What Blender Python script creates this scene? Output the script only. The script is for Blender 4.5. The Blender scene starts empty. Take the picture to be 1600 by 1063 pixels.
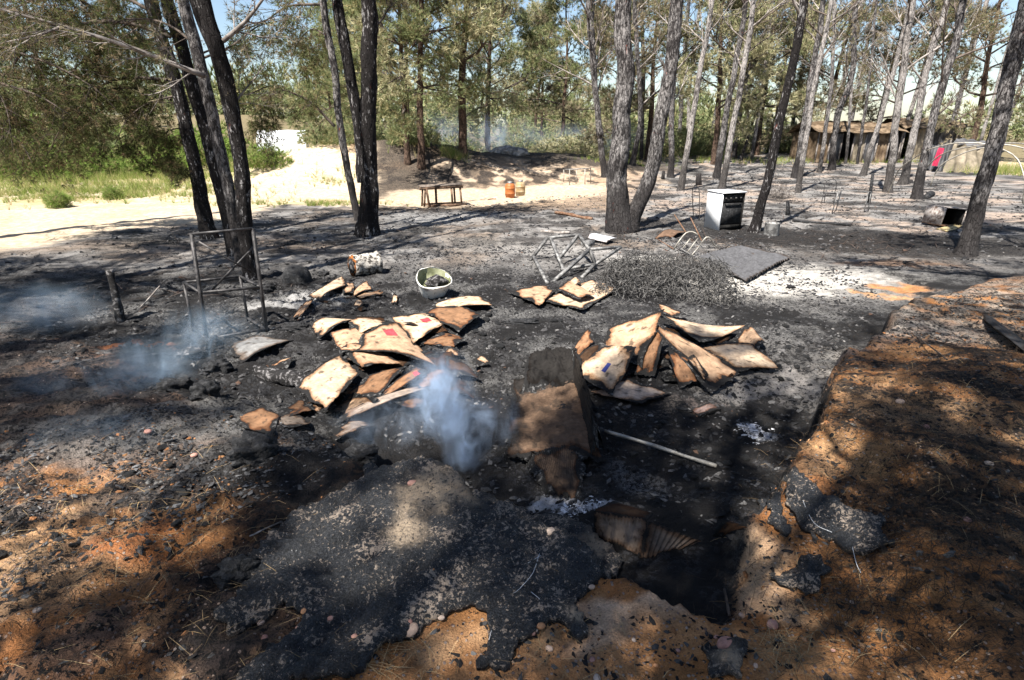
import bpy, math, random
import numpy as np
from mathutils import Vector, Matrix

# ------------------------------------------------------------------ camera, sky, sun, exposure
scene = bpy.context.scene
C = scene.collection
PITCH = math.radians(20.5)
CAMZ = 2.0
FPX = 889.0
cam_d = bpy.data.cameras.new('camera')
cam_d.lens = 20.0
cam_d.sensor_width = 36.0
cam_d.clip_start = 0.05
cam_d.clip_end = 3000
cam = bpy.data.objects.new('camera', cam_d)
cam.location = (0, 0, CAMZ)
cam.rotation_euler = (math.pi / 2 - PITCH, 0, 0)
C.objects.link(cam)
scene.camera = cam

SUN_EL = math.radians(57)
SUN_AZ = math.radians(35)            # shadows run this far to the right of straight ahead
sun_dir = Vector((-math.sin(SUN_AZ) * math.cos(SUN_EL), -math.cos(SUN_AZ) * math.cos(SUN_EL), math.sin(SUN_EL)))
world = bpy.data.worlds.new('World')
scene.world = world
world.use_nodes = True
wn = world.node_tree
bg = wn.nodes['Background']
sky = wn.nodes.new('ShaderNodeTexSky')
sky.sky_type = 'NISHITA'
sky.sun_disc = False
sky.sun_elevation = SUN_EL
sky.sun_rotation = math.atan2(sun_dir.x, sun_dir.y)
sky.dust_density = 0.6
wn.links.new(sky.outputs[0], bg.inputs[0])
bg.inputs[1].default_value = 0.058
sl = bpy.data.lights.new('sun', 'SUN')
sl.energy = 5.0
sl.angle = math.radians(0.55)
sl.color = (1.0, 0.95, 0.87)
sun = bpy.data.objects.new('sun', sl)
sun.rotation_euler = sun_dir.to_track_quat('Z', 'Y').to_euler()
sun.location = (-20, -30, 40)
C.objects.link(sun)
scene.view_settings.view_transform = 'Standard'
scene.view_settings.look = 'None'
scene.view_settings.exposure = 1.6
scene.view_settings.gamma = 1.0
scene.view_settings.use_curve_mapping = False
cy = scene.cycles
cy.use_denoising = True
cy.max_bounces = 5
cy.diffuse_bounces = 2
cy.glossy_bounces = 2
cy.transmission_bounces = 3
cy.transparent_max_bounces = 6
cy.volume_bounces = 1
cy.volume_step_rate = 1.5
cy.volume_max_steps = 96

# ------------------------------------------------------------------ numeric helpers
rng = np.random.default_rng(7)


def sstep(a, b, x):
    t = np.clip((x - a) / (b - a), 0, 1)
    return t * t * (3 - 2 * t)


def pnoise(x, y, seed=0):
    x = np.asarray(x, float); y = np.asarray(y, float)
    x0 = np.floor(x); y0 = np.floor(y)
    fx = x - x0; fy = y - y0
    ix = x0.astype(np.int64); iy = y0.astype(np.int64)

    def g(i, j):
        h = (i * 374761393 + j * 668265263 + seed * 974634539) & 0xffffffff
        h = ((h ^ (h >> 13)) * 1274126177) & 0xffffffff
        h = h ^ (h >> 16)
        a = h * (2 * math.pi / 4294967296.0)
        return np.cos(a), np.sin(a)
    u = fx * fx * fx * (fx * (fx * 6 - 15) + 10)
    v = fy * fy * fy * (fy * (fy * 6 - 15) + 10)
    a = g(ix, iy); b = g(ix + 1, iy); c = g(ix, iy + 1); d = g(ix + 1, iy + 1)
    n00 = a[0] * fx + a[1] * fy
    n10 = b[0] * (fx - 1) + b[1] * fy
    n01 = c[0] * fx + c[1] * (fy - 1)
    n11 = d[0] * (fx - 1) + d[1] * (fy - 1)
    return (n00 * (1 - u) + n10 * u) * (1 - v) + (n01 * (1 - u) + n11 * u) * v


def fbm(x, y, octv=4, seed=0, gain=0.5):
    s = 0; a = 1.0; f = 1.0
    for k in range(octv):
        s = s + a * pnoise(x * f + 17.3 * k, y * f - 9.1 * k, seed + k)
        a *= gain; f *= 2.03
    return s


CT, ST = math.cos(PITCH), math.sin(PITCH)


def ray(px, py):
    a = (px - 800.0) / FPX; b = (531.5 - py) / FPX
    return np.array((a, CT + b * ST, -ST + b * CT))


def W(px, py, z=0.0):
    d = ray(px, py)
    t = (z - CAMZ) / d[2]
    return np.array((d[0] * t, d[1] * t, z))


def V(px, py, Y):
    """point seen at the pixel on the upright plane y = Y"""
    d = ray(px, py)
    t = Y / d[1]
    return np.array((d[0] * t, Y, CAMZ + d[2] * t))


def polysd(poly, x, y):
    """signed distance, positive inside"""
    best = np.full(x.shape, 1e9); inside = np.zeros(x.shape, bool)
    n = len(poly)
    for i in range(n):
        ax, ay = poly[i][:2]; bx, by = poly[(i + 1) % n][:2]
        dx, dy = bx - ax, by - ay
        t = np.clip(((x - ax) * dx + (y - ay) * dy) / (dx * dx + dy * dy + 1e-12), 0, 1)
        d = (x - ax - t * dx) ** 2 + (y - ay - t * dy) ** 2
        best = np.minimum(best, d)
        cond = ((ay > y) != (by > y))
        xin = ax + (y - ay) * dx / (dy if abs(dy) > 1e-12 else 1e-12)
        inside ^= cond & (x < xin)
    d = np.sqrt(best)
    return np.where(inside, d, -d)


def shepard(pts, x, y, p=2.0, eps=0.05):
    num = 0; den = 0
    for (a, b, z) in pts:
        w = 1.0 / ((x - a) ** 2 + (y - b) ** 2 + eps) ** p
        num = num + w * z; den = den + w
    return num / den


# ------------------------------------------------------------------ terrain shape
def ctrl(lst):
    return [(lambda p: (p[0], p[1], z))(W(px, py, z)) for (px, py, z) in lst]


BANK = ctrl([(1310, 550, .40), (1390, 490, .34), (1490, 455, .22), (1600, 600, .58), (1600, 480, .36), (1450, 700, .52),
             (1600, 900, .5), (1300, 760, .40), (1200, 800, .33), (1160, 935, .27), (1300, 1050, .34), (1000, 960, .27),
             (800, 1060, .27), (800, 830, .30), (660, 715, .36), (690, 800, .36), (560, 900, .34), (500, 780, .27), (300, 1050, .36),
             (300, 850, .33), (0, 1060, .40), (0, 850, .32), (200, 720, .24), (0, 650, .16), (150, 580, .12), (300, 560, .09),
             (0, 500, .0), (400, 480, .0), (700, 420, .0), (1100, 400, .0)]) + [(0, -2, .3), (4, -1, .5), (-4, -1, .4), (-8, 3, .2), (8, 3, .6), (0, 9, 0), (-6, 9, 0), (6, 9.5, 0.0)]
FLOOR = ctrl([(1050, 760, -.05), (1100, 880, .11), (1000, 860, .07), (730, 720, -.16), (800, 760, -.12), (650, 670, -.10), (1100, 660, -.06), (1150, 800, .08), (1130, 930, .17),
              (1230, 640, -.06), (900, 640, -.08), (560, 640, -.02), (450, 660, .05), (600, 540, .03), (1050, 540, .0), (800, 480, 0.), (1250, 540, .0),
              (400, 520, .02), (1350, 460, .02), (700, 430, .0), (1100, 420, .0)]) + [(0, 9, 0), (-6, 9, 0), (6, 9, 0)]
EDGE_PX = [(1600, 428, .12), (1540, 445, .17), (1490, 455, .2), (1440, 470, .28), (1395, 488, .33), (1380, 520, .36), (1345, 541, .38), (1312, 550, .39), (1302, 580, .39), (1304, 615, .39),
           (1290, 650, .39), (1264, 690, .39), (1246, 730, .38), (1212, 765, .36), (1186, 800, .33), (1176, 850, .31), (1160, 900, .28), (1162, 936, .27),
           (1130, 968, .26), (1080, 958, .26), (1040, 937, .27), (1000, 917, .28), (972, 905, .29), (950, 880, .30), (930, 846, .31), (870, 812, .31), (800, 792, .32), (742, 772, .34), (700, 738, .36), (662, 714, .37),
           (610, 735, .33), (540, 715, .28), (430, 690, .22), (340, 680, .16), (250, 600, .1), (120, 540, .08), (-100, 500, .04)]
BASIN = [tuple(W(a, b, z)[:2]) for (a, b, z) in EDGE_PX] + [(-9, 9.3), (9.5, 9.3)]
FAR_PTS = None


def gauss(x, y, cx, cy, rx, ry, h):
    return h * np.exp(-((x - cx) / rx) ** 2 - ((y - cy) / ry) ** 2)


def H(x, y):
    x = np.asarray(x, float); y = np.asarray(y, float)
    wx = 0.075 * fbm(x * 3.1, y * 3.1, 5, 11, .6); wy = 0.075 * fbm(x * 3.1 + 40, y * 3.1, 5, 12, .6)
    wx = wx + .10 * pnoise(x * 1.6, y * 1.6, 16); wy = wy + .10 * pnoise(x * 1.6 + 7, y * 1.6, 17)
    B = shepard(BANK, x, y); F = shepard(FLOOR, x, y)
    sd = polysd(BASIN, x + wx, y + wy)
    w = 0.06 + 0.10 * sstep(-.1, .35, pnoise(x * 2.3, y * 2.3, 14)) + 0.75 * sstep(-0.55, -1.3, x) + 0.15 * sstep(5.0, 6.5, y)
    s = sstep(-0.35 * w, w, sd)
    near = B * (1 - s) + F * s
    fade = sstep(6.4, 9.2, y) + 0 * x
    side = sstep(7, 14, np.abs(x))
    h = near * (1 - fade) * (1 - side)
    # low rise of the camp ground, bank and mounds farther off
    far = gauss(x, y, -4.6, 25.0, 3.6, 3.0, 1.35) + gauss(x, y, 1.2, 28.5, 5.5, 3.8, 0.75) + gauss(x, y, -8.6, 24.0, 2.4, 2.8, .78)
    far = far + 1.9 * sstep(34, 60, y) * sstep(2, -14, x) + 0.35 * sstep(24, 40, y)
    far = far + 0.9 * sstep(-16, -26, x) * sstep(16, 26, y)
    h = h + far + 0.05 * fbm(x * .45, y * .45, 3, 5) * sstep(5, 12, y + np.abs(x) * .4)
    h = h + 0.10 * fbm(x * .9, y * .9, 2, 9) * sstep(18, 26, y) * sstep(60, 40, y)
    return h


def detail(x, y):
    near = sstep(11, 7, y)
    r1 = fbm(x * 5.0, y * 5.0, 4, 21)
    r2 = np.abs(fbm(x * 9.0, y * 9.0, 4, 25))
    lf = 1 + .9 * sstep(-.4, -1.2, x)
    return near * lf * (0.028 * r1 + 0.030 * (0.35 - r2)) + (1 - near) * (0.03 * fbm(x * 2.5, y * 2.5, 4, 31, .6))


_TT = np.concatenate([np.geomspace(1.2, 14, 500), np.geomspace(14.05, 130, 500)])


def G(px, py, dz=0.0):
    """the ground point seen at a pixel, or the point dz above the ground there"""
    d = ray(px, py)
    P = d[None, :] * _TT[:, None]
    hz = P[:, 2] + CAMZ - H(P[:, 0], P[:, 1]) - dz
    idx = np.nonzero(hz < 0)[0]
    if len(idx) == 0:
        t = 90.0
    else:
        i = idx[0]
        if i == 0:
            t = _TT[0]
        else:
            t = _TT[i - 1] + (_TT[i] - _TT[i - 1]) * hz[i - 1] / (hz[i - 1] - hz[i])
    return np.array((d[0] * t, d[1] * t, CAMZ + d[2] * t))


def gz(x, y):
    return float(H(np.array([x]), np.array([y]))[0])


# ------------------------------------------------------------------ mesh helpers
class Acc:
    def __init__(s):
        s.V = []; s.Q = []; s.T = []; s.C = []; s.n = 0

    def add(s, V_, Q=None, T=None, col=None):
        V_ = np.asarray(V_, float).reshape(-1, 3)
        if Q is not None and len(Q): s.Q.append(np.asarray(Q, np.int64).reshape(-1, 4) + s.n)
        if T is not None and len(T): s.T.append(np.asarray(T, np.int64).reshape(-1, 3) + s.n)
        s.V.append(V_)
        if col is not None:
            col = np.asarray(col, float)
            if col.ndim == 1: col = np.tile(col, (len(V_), 1))
            if col.shape[1] == 3: col = np.concatenate([col, np.ones((len(col), 1))], 1)
            s.C.append(col)
        else:
            s.C.append(np.tile((.5, .5, .5, 1.0), (len(V_), 1)))
        s.n += len(V_)

    def box(s, c, size, rot=None, col=None, taper=1.0):
        hx, hy, hz = [k / 2 for k in size]
        P = np.array([(-hx, -hy, -hz), (hx, -hy, -hz), (hx, hy, -hz), (-hx, hy, -hz),
                      (-hx * taper, -hy * taper, hz), (hx * taper, -hy * taper, hz), (hx * taper, hy * taper, hz), (-hx * taper, hy * taper, hz)])
        if rot is not None: P = P @ np.array(rot).T
        s.add(P + np.asarray(c, float), Q=[(0, 3, 2, 1), (4, 5, 6, 7), (0, 1, 5, 4), (1, 2, 6, 5), (2, 3, 7, 6), (3, 0, 4, 7)], col=col)

    def bar(s, p0, p1, w, h, up=(0, 0, 1), col=None):
        p0 = np.asarray(p0, float); p1 = np.asarray(p1, float)
        d = p1 - p0; L = np.linalg.norm(d); d = d / L
        u = np.asarray(up, float); x = np.cross(u, d)
        if np.linalg.norm(x) < 1e-3: x = np.cross((0.3, 1, 0), d)
        x /= np.linalg.norm(x); z = np.cross(d, x)
        s.box((p0 + p1) / 2, (w, L, h), np.stack([x, d, z], 1), col)

    def tube(s, pts, rad, n=6, col=None, disp=None, cap=True):
        V_, Q, T = tube(pts, rad, n, disp, cap)
        s.add(V_, Q, T, col)

    def lathe(s, prof, n=24, M=None, col=None, wob=0.0, seed=0):
        prof = np.asarray(prof, float); m = len(prof)
        a = np.linspace(0, 2 * math.pi, n, endpoint=False)
        r = prof[:, 0][:, None] * (1 + wob * np.stack([pnoise(np.cos(a) * 1.3 + seed, np.sin(a) * 1.3 + k * .5) for k in np.linspace(0, 2, m)]))
        P = np.stack([r * np.cos(a), r * np.sin(a), np.tile(prof[:, 1][:, None], (1, n))], 2).reshape(-1, 3)
        if M is not None:
            M = np.array(M); P = P @ M[:3, :3].T + M[:3, 3]
        s.add(P, Q=grid_q(m, n, True), col=col)

    def build(s, name, mat, parent=None, loc=None, smooth=True):
        Vv = np.concatenate(s.V) if s.V else np.zeros((0, 3))
        if loc is not None: Vv = Vv - np.asarray(loc, float)
        Q = np.concatenate(s.Q) if s.Q else np.zeros((0, 4), np.int64)
        T = np.concatenate(s.T) if s.T else np.zeros((0, 3), np.int64)
        me = bpy.data.meshes.new(name)
        me.vertices.add(len(Vv)); me.vertices.foreach_set('co', Vv.astype(np.float32).ravel())
        nl = len(Q) * 4 + len(T) * 3
        me.loops.add(nl)
        me.loops.foreach_set('vertex_index', np.concatenate([Q.ravel(), T.ravel()]).astype(np.int32))
        me.polygons.add(len(Q) + len(T))
        ls = np.concatenate([np.arange(len(Q)) * 4, len(Q) * 4 + np.arange(len(T)) * 3]).astype(np.int32)
        me.polygons.foreach_set('loop_start', ls)
        if smooth: me.polygons.foreach_set('use_smooth', np.ones(len(ls), bool))
        cc = np.concatenate(s.C) if s.C else np.zeros((0, 4))
        at = me.attributes.new('col', 'FLOAT_COLOR', 'POINT')
        at.data.foreach_set('color', cc.astype(np.float32).ravel())
        me.update(calc_edges=True)
        me.materials.append(mat)
        o = bpy.data.objects.new(name, me)
        C.objects.link(o)
        if parent is not None: o.parent = parent
        elif loc is not None: o.location = Vector(loc)
        return o


def grid_q(m, n, wrap=False):
    i = np.arange(m - 1)[:, None]; j = np.arange(n if wrap else n - 1)[None, :]
    a = i * n + j; b = i * n + (j + 1) % n
    return np.stack([a, b, b + n, a + n], 2).reshape(-1, 4)


def tube(pts, rad, n=6, disp=None, cap=True):
    pts = np.asarray(pts, float); m = len(pts)
    rad = np.broadcast_to(np.asarray(rad, float), (m,)) if np.ndim(rad) < 2 else rad
    t = np.gradient(pts, axis=0)
    t /= np.linalg.norm(t, axis=1)[:, None] + 1e-12
    mt = np.abs(t.mean(0)); ref = np.zeros(3); ref[int(np.argmin(mt))] = 1
    N = np.cross(t, ref); N /= np.linalg.norm(N, axis=1)[:, None] + 1e-12
    B = np.cross(t, N)
    a = np.linspace(0, 2 * math.pi, n, endpoint=False)
    R = rad[:, None] * np.ones((1, n))
    if disp is not None: R = R * (1 + disp(a[None, :] + 0 * R, np.arange(m)[:, None] + 0 * R))
    P = pts[:, None, :] + R[:, :, None] * (np.cos(a)[None, :, None] * N[:, None, :] + np.sin(a)[None, :, None] * B[:, None, :])
    P = P.reshape(-1, 3); Q = grid_q(m, n, True); T = []
    if cap:
        c0 = len(P); P = np.concatenate([P, pts[:1], pts[-1:]])
        k = np.arange(n); k1 = (k + 1) % n
        T = np.concatenate([np.stack([k1, k, np.full(n, c0)], 1), np.stack([(m - 1) * n + k, (m - 1) * n + k1, np.full(n, c0 + 1)], 1)])
    return P, Q, T


def resample(pts, step):
    pts = np.asarray(pts, float)
    P = np.vstack([2 * pts[0] - pts[1], pts, 2 * pts[-1] - pts[-2]])
    out = []
    for i in range(1, len(P) - 2):
        L = np.linalg.norm(P[i + 1] - P[i]); k = max(2, int(L / step))
        t = np.linspace(0, 1, k, endpoint=False)[:, None]
        p0, p1, p2, p3 = P[i - 1], P[i], P[i + 1], P[i + 2]
        out.append(.5 * (2 * p1 + (p2 - p0) * t + (2 * p0 - 5 * p1 + 4 * p2 - p3) * t ** 2 + (3 * p1 - p0 - 3 * p2 + p3) * t ** 3))
    out.append(pts[-1:])
    return np.concatenate(out)


def nrm(v):
    return v / (np.linalg.norm(v) + 1e-12)


def rotz(a):
    c, s_ = math.cos(a), math.sin(a)
    return np.array(((c, -s_, 0), (s_, c, 0), (0, 0, 1.0)))


def tag(o, label=None, cat=None, group=None, kind=None):
    if label: o['label'] = label
    if cat:
        o['category'] = cat
        if not kind: o['kind'] = 'thing'
    if group: o['group'] = group
    if kind: o['kind'] = kind
    return o


def thing(name, label, cat, loc, group=None):
    o = bpy.data.objects.new(name, None)
    o.empty_display_size = .2
    o.location = Vector([float(k) for k in loc])
    C.objects.link(o)
    return tag(o, label, cat, group)


def copy_tree(o, parent=None):
    c = o.copy(); C.objects.link(c); c.parent = parent
    for ch in o.children: copy_tree(ch, c)
    return c


# ------------------------------------------------------------------ materials
class MatB:
    def __init__(s, name):
        s.m = bpy.data.materials.new(name); s.m.use_nodes = True
        s.t = s.m.node_tree; s.t.nodes.clear()
        s.out = s.t.nodes.new('ShaderNodeOutputMaterial')

    def n(s, typ, **kw):
        nd = s.t.nodes.new(typ)
        for k, v in kw.items(): setattr(nd, k, v)
        return nd

    def l(s, a, b): s.t.links.new(a, b)

    def val(s, sock, v):
        if hasattr(v, 'links') or hasattr(v, 'is_linked'): s.l(v, sock)
        else: sock.default_value = v

    def coord(s, kind='Object', scale=(1, 1, 1)):
        tc = s.n('ShaderNodeTexCoord'); mp = s.n('ShaderNodeMapping')
        s.l(tc.outputs[kind], mp.inputs[0]); mp.inputs['Scale'].default_value = scale
        return mp.outputs[0]

    def noise(s, vec, scale, det=4, rough=.6, dist=0.0):
        nd = s.n('ShaderNodeTexNoise'); s.l(vec, nd.inputs['Vector'])
        nd.inputs['Scale'].default_value = scale; nd.inputs['Detail'].default_value = det
        nd.inputs['Roughness'].default_value = rough; nd.inputs['Distortion'].default_value = dist
        return nd.outputs[0]

    def voro(s, vec, scale, feat='F1', out=0):
        nd = s.n('ShaderNodeTexVoronoi', feature=feat); s.l(vec, nd.inputs['Vector']); nd.inputs['Scale'].default_value = scale
        return nd.outputs[out]

    def ramp(s, fac, a, b, ca=0.0, cb=1.0):
        nd = s.n('ShaderNodeMapRange', interpolation_type='SMOOTHSTEP'); s.l(fac, nd.inputs[0])
        nd.inputs[1].default_value = a; nd.inputs[2].default_value = b; nd.inputs[3].default_value = ca; nd.inputs[4].default_value = cb
        return nd.outputs[0]

    def mix(s, fac, a, b, mode='MIX'):
        nd = s.n('ShaderNodeMix', data_type='RGBA', blend_type=mode)
        s.val(nd.inputs[0], fac)
        for sock, v in ((nd.inputs[6], a), (nd.inputs[7], b)):
            if isinstance(v, tuple): sock.default_value = (*v[:3], 1)
            else: s.l(v, sock)
        return nd.outputs[2]

    def math(s, op, a, b=0.0, clamp=False):
        nd = s.n('ShaderNodeMath', operation=op, use_clamp=clamp)
        s.val(nd.inputs[0], a); s.val(nd.inputs[1], b)
        return nd.outputs[0]

    def attr(s, name='col', out='Color'):
        nd = s.n('ShaderNodeAttribute', attribute_name=name)
        return nd.outputs[out]

    def bump(s, h, strength=.5, dist=.02):
        nd = s.n('ShaderNodeBump'); s.l(h, nd.inputs['Height']); nd.inputs['Strength'].default_value = strength; nd.inputs['Distance'].default_value = dist
        return nd.outputs[0]

    def pbr(s, col, rough=.8, metal=0.0, normal=None, spec=.3):
        p = s.n('ShaderNodeBsdfPrincipled')
        if isinstance(col, tuple): p.inputs['Base Color'].default_value = (*col[:3], 1)
        else: s.l(col, p.inputs['Base Color'])
        s.val(p.inputs['Roughness'], rough); s.val(p.inputs['Metallic'], metal)
        p.inputs['Specular IOR Level'].default_value = spec
        if normal is not None: s.l(normal, p.inputs['Normal'])
        s.l(p.outputs[0], s.out.inputs[0])
        return s.m


def mat_ground():
    b = MatB('ground_soil_and_ash'); co = b.coord()
    base = b.attr('col'); chan = b.attr('chan')
    sep = b.n('ShaderNodeSeparateColor'); b.l(chan, sep.inputs[0])
    charA, flakeA, pebA = sep.outputs[0], sep.outputs[1], sep.outputs[2]
    n1 = b.noise(co, 34, 6, .72); n2 = b.noise(co, 120, 3, .7); n3 = b.noise(co, 7, 5, .65)
    # tone variation of the soil itself
    v = b.ramp(n3, .3, .7, .70, 1.25)
    vv = b.n('ShaderNodeCombineColor'); [b.l(v, k) for k in vv.inputs]
    c = b.mix(1.0, base, vv.outputs[0], 'MULTIPLY')
    v2 = b.ramp(n2, .3, .7, .72, 1.25)
    vv2 = b.n('ShaderNodeCombineColor'); [b.l(v2, k) for k in vv2.inputs]
    c = b.mix(1.0, c, vv2.outputs[0], 'MULTIPLY')
    # char bits
    thr = b.math('SUBTRACT', .78, b.math('MULTIPLY', charA, .36))
    cm = b.ramp(b.math('SUBTRACT', n1, thr), -.015, .03)
    c = b.mix(cm, c, (.014, .013, .013))
    # pale ash flakes
    nf = b.noise(co, 75, 4, .75, .4)
    thr2 = b.math('SUBTRACT', .86, b.math('MULTIPLY', flakeA, .30))
    fm = b.ramp(b.math('SUBTRACT', nf, thr2), -.01, .035)
    c = b.mix(fm, c, (.36, .35, .34))
    # little stones
    vc = b.voro(co, 55, 'F1', 0); vcol = b.voro(co, 55, 'F1', 1)
    sp = b.n('ShaderNodeSeparateColor'); b.l(vcol, sp.inputs[0])
    pm = b.math('MULTIPLY', b.ramp(vc, .36, .28), b.ramp(b.math('SUBTRACT', b.math('MULTIPLY', pebA, .9), sp.outputs[0]), 0, .05))
    c = b.mix(pm, c, b.mix(sp.outputs[1], (.20, .12, .09), (.42, .33, .27)))
    hgt = b.math('ADD', b.math('ADD', b.math('MULTIPLY', n1, 1.0), b.math('MULTIPLY', n2, .45)), b.math('MULTIPLY', pm, .5))
    return b.pbr(c, .9, 0, b.bump(hgt, .9, .035), .15)


def mat_attr(name, rough=.85, bump=.4, scale=60, metal=0, spec=.2, var=.35):
    b = MatB(name); co = b.coord()
    n1 = b.noise(co, scale, 5, .7)
    v = b.ramp(n1, .25, .75, 1 - var, 1 + var)
    cc = b.n('ShaderNodeCombineColor'); [b.l(v, k) for k in cc.inputs]
    c = b.mix(1.0, b.attr('col'), cc.outputs[0], 'MULTIPLY')
    return b.pbr(c, rough, metal, b.bump(n1, bump, .01), spec)


def mat_plain(name, a, b_, rough=.7, metal=0, scale=20, bump=.3, spec=.3, lo=.4, hi=.62, dist=.006):
    b = MatB(name); co = b.coord()
    n1 = b.noise(co, scale, 6, .68, .3); n2 = b.noise(co, scale * 5, 3, .6)
    c = b.mix(b.ramp(n1, lo, hi), a, b_)
    return b.pbr(c, rough, metal, b.bump(b.math('ADD', n1, b.math('MULTIPLY', n2, .5)), bump, dist), spec)


def mat_bark(name, dark, light, thr=.56, soft=.1, red=None, burn_h=None, scale=1.0):
    """charred plates with pale ash between them; burn_h: blackened up to about that height"""
    b = MatB(name); co = b.coord('Object', (1, 1, .32)); co1 = b.coord('Object')
    nd_ = b.n('ShaderNodeTexNoise'); b.l(co, nd_.inputs['Vector']); nd_.inputs['Scale'].default_value = 14; nd_.inputs['Detail'].default_value = 4
    va_ = b.n('ShaderNodeVectorMath', operation='MULTIPLY_ADD'); b.l(nd_.outputs[1], va_.inputs[0]); va_.inputs[1].default_value = (.09, .09, .06); b.l(co, va_.inputs[2])
    vo = b.voro(va_.outputs[0], 24 * scale, 'DISTANCE_TO_EDGE'); n1 = b.noise(co, 26 * scale, 6, .72, .5); n2 = b.noise(co1, 2.2, 4, .65)
    f = b.math('ADD', n1, b.math('MULTIPLY', b.math('SUBTRACT', n2, .5), .5))
    lightm = b.ramp(f, thr - soft, thr + soft)
    if burn_h:
        sx = b.n('ShaderNodeSeparateXYZ'); b.l(co1, sx.inputs[0])
        hh = b.math('ADD', sx.outputs[2], b.math('MULTIPLY', b.math('SUBTRACT', n2, .5), 3.5))
        lightm = b.math('MULTIPLY', lightm, b.ramp(hh, burn_h * .5, burn_h * 1.3, .12, 1.0))
    c = b.mix(lightm, dark, light)
    if red:
        c = b.mix(b.math('MULTIPLY', b.ramp(b.noise(co, 9, 4, .7), .66, .72), .8), c, red)
    crack = b.ramp(vo, .0, .08, .35, 1.0)
    c = b.mix(crack, (dark[0] * .5, dark[1] * .5, dark[2] * .5), c)
    hgt = b.math('ADD', b.math('MULTIPLY', crack, .7), n1)
    return b.pbr(c, .92, 0, b.bump(hgt, .9, .03), .12)


def mat_needles(name, c1, c2, c3, trans=.35):
    b = MatB(name)
    a = b.attr('col'); sp = b.n('ShaderNodeSeparateColor'); b.l(a, sp.inputs[0])
    c = b.mix(sp.outputs[0], c1, c2)
    c = b.mix(b.ramp(sp.outputs[1], .62, .8), c, c3)
    d = b.n('ShaderNodeBsdfDiffuse'); b.l(c, d.inputs[0])
    t = b.n('ShaderNodeBsdfTranslucent'); b.l(c, t.inputs[0])
    mx = b.n('ShaderNodeMixShader'); mx.inputs[0].default_value = trans
    b.l(d.outputs[0], mx.inputs[1]); b.l(t.outputs[0], mx.inputs[2]); b.l(mx.outputs[0], b.out.inputs[0])
    return b.m


M = {}
M['ground'] = mat_ground()
def mat_card():
    b = MatB('scorched_cardboard'); co = b.coord()
    n1 = b.noise(co, 35, 5, .7); n2 = b.noise(co, 60, 6, .75, .6); n3 = b.noise(co, 9, 4, .6)
    c = b.attr('col')
    for nn, lo, hi in ((n1, .82, 1.16), (n3, .72, 1.2)):
        v = b.ramp(nn, .25, .75, lo, hi); cc = b.n('ShaderNodeCombineColor'); [b.l(v, k) for k in cc.inputs]
        c = b.mix(1.0, c, cc.outputs[0], 'MULTIPLY')
    f = b.math('ADD', b.attr('col', 'Alpha'), b.math('MULTIPLY', b.math('SUBTRACT', n2, .5), .42))
    c = b.mix(b.math('MULTIPLY', b.ramp(f, .86, .5), .85), c, b.mix(1.0, c, (.42, .27, .17), 'MULTIPLY'))
    c = b.mix(b.ramp(f, .54, .47), c, (.012, .0115, .0115))
    c = b.mix(b.math('MULTIPLY', b.ramp(f, .30, .2), b.ramp(n1, .5, .62)), c, (.10, .098, .096))
    return b.pbr(c, .85, 0, b.bump(b.math('ADD', n1, b.math('MULTIPLY', b.ramp(f, .44, .54), 1.5)), .35, .012), .15)


M['card'] = mat_card()
M['debris'] = mat_attr('ash_and_char_bits', .9, .5, 80, var=.4)
M['stone'] = mat_attr('pebble_stone', .75, .3, 40, var=.3)
M['char'] = mat_plain('charcoal', (.008, .008, .009), (.05, .05, .052), .75, 0, 24, 1.0, .35, .45, .7, .02)
M['charash'] = mat_plain('charcoal_with_grey_ash', (.015, .014, .014), (.21, .20, .20), .85, 0, 22, 1.0, .2, .48, .66, .02)
M['bark_black'] = mat_bark('bark_charred', (.016, .014, .014), (.26, .25, .25), .61, .05, (.16, .045, .03))
M['bark_mid'] = mat_bark('bark_scorched_grey', (.03, .027, .027), (.24, .225, .22), .53, .10, (.22, .05, .03), 1.3)
M['bark_pale'] = mat_bark('bark_pale_ash_grey', (.05, .045, .043), (.34, .315, .30), .47, .12, None, 1.3)
M['bark_brown'] = mat_bark('bark_brown', (.035, .024, .018), (.15, .10, .075), .52, .12)
M['twig_dead'] = mat_plain('dead_twig', (.10, .085, .075), (.30, .27, .25), .9, 0, 5, .3)
M['twig_dark'] = mat_plain('burnt_twig', (.03, .024, .02), (.11, .085, .07), .9, 0, 5, .3)
M['needle_green'] = mat_needles('pine_needles_green', (.105, .13, .055), (.24, .27, .135), (.31, .28, .15), .25)
M['needle_gold'] = mat_needles('pine_needles_scorched_gold', (.24, .22, .125), (.48, .445, .28), (.19, .21, .105), .22)
M['needle_brown'] = mat_needles('pine_needles_scorched_brown', (.16, .135, .09), (.34, .285, .19), (.14, .155, .075), .22)
M['needle_dark'] = mat_needles('pine_needles_dark_olive', (.055, .065, .024), (.13, .145, .06), (.17, .125, .075), .3)
M['shrub'] = mat_needles('shrub_leaves_fresh_green', (.10, .165, .035), (.25, .34, .09), (.30, .29, .13))
M['grass'] = mat_needles('grass_blades', (.11, .17, .03), (.26, .31, .09), (.42, .36, .18))
M['straw'] = mat_attr('dry_straw', .8, .1, 30, var=.25)
M['iron'] = mat_plain('sooty_iron', (.022, .021, .022), (.075, .07, .07), .6, .4, 14, .4, .4)
M['irongrey'] = mat_plain('burnt_grey_steel', (.075, .073, .072), (.24, .235, .23), .65, .3, 10, .4, .4)
M['rust'] = mat_plain('rusty_steel', (.10, .045, .022), (.20, .13, .09), .85, .2, 16, .5, .2)
M['palemetal'] = mat_plain('pale_galvanised_tube', (.20, .185, .16), (.38, .355, .31), .55, .3, 9, .2, .4)
M['soot'] = mat_plain('black_soot', (.006, .006, .006), (.02, .019, .018), .9, 0, 12, .4, .1)

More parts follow.
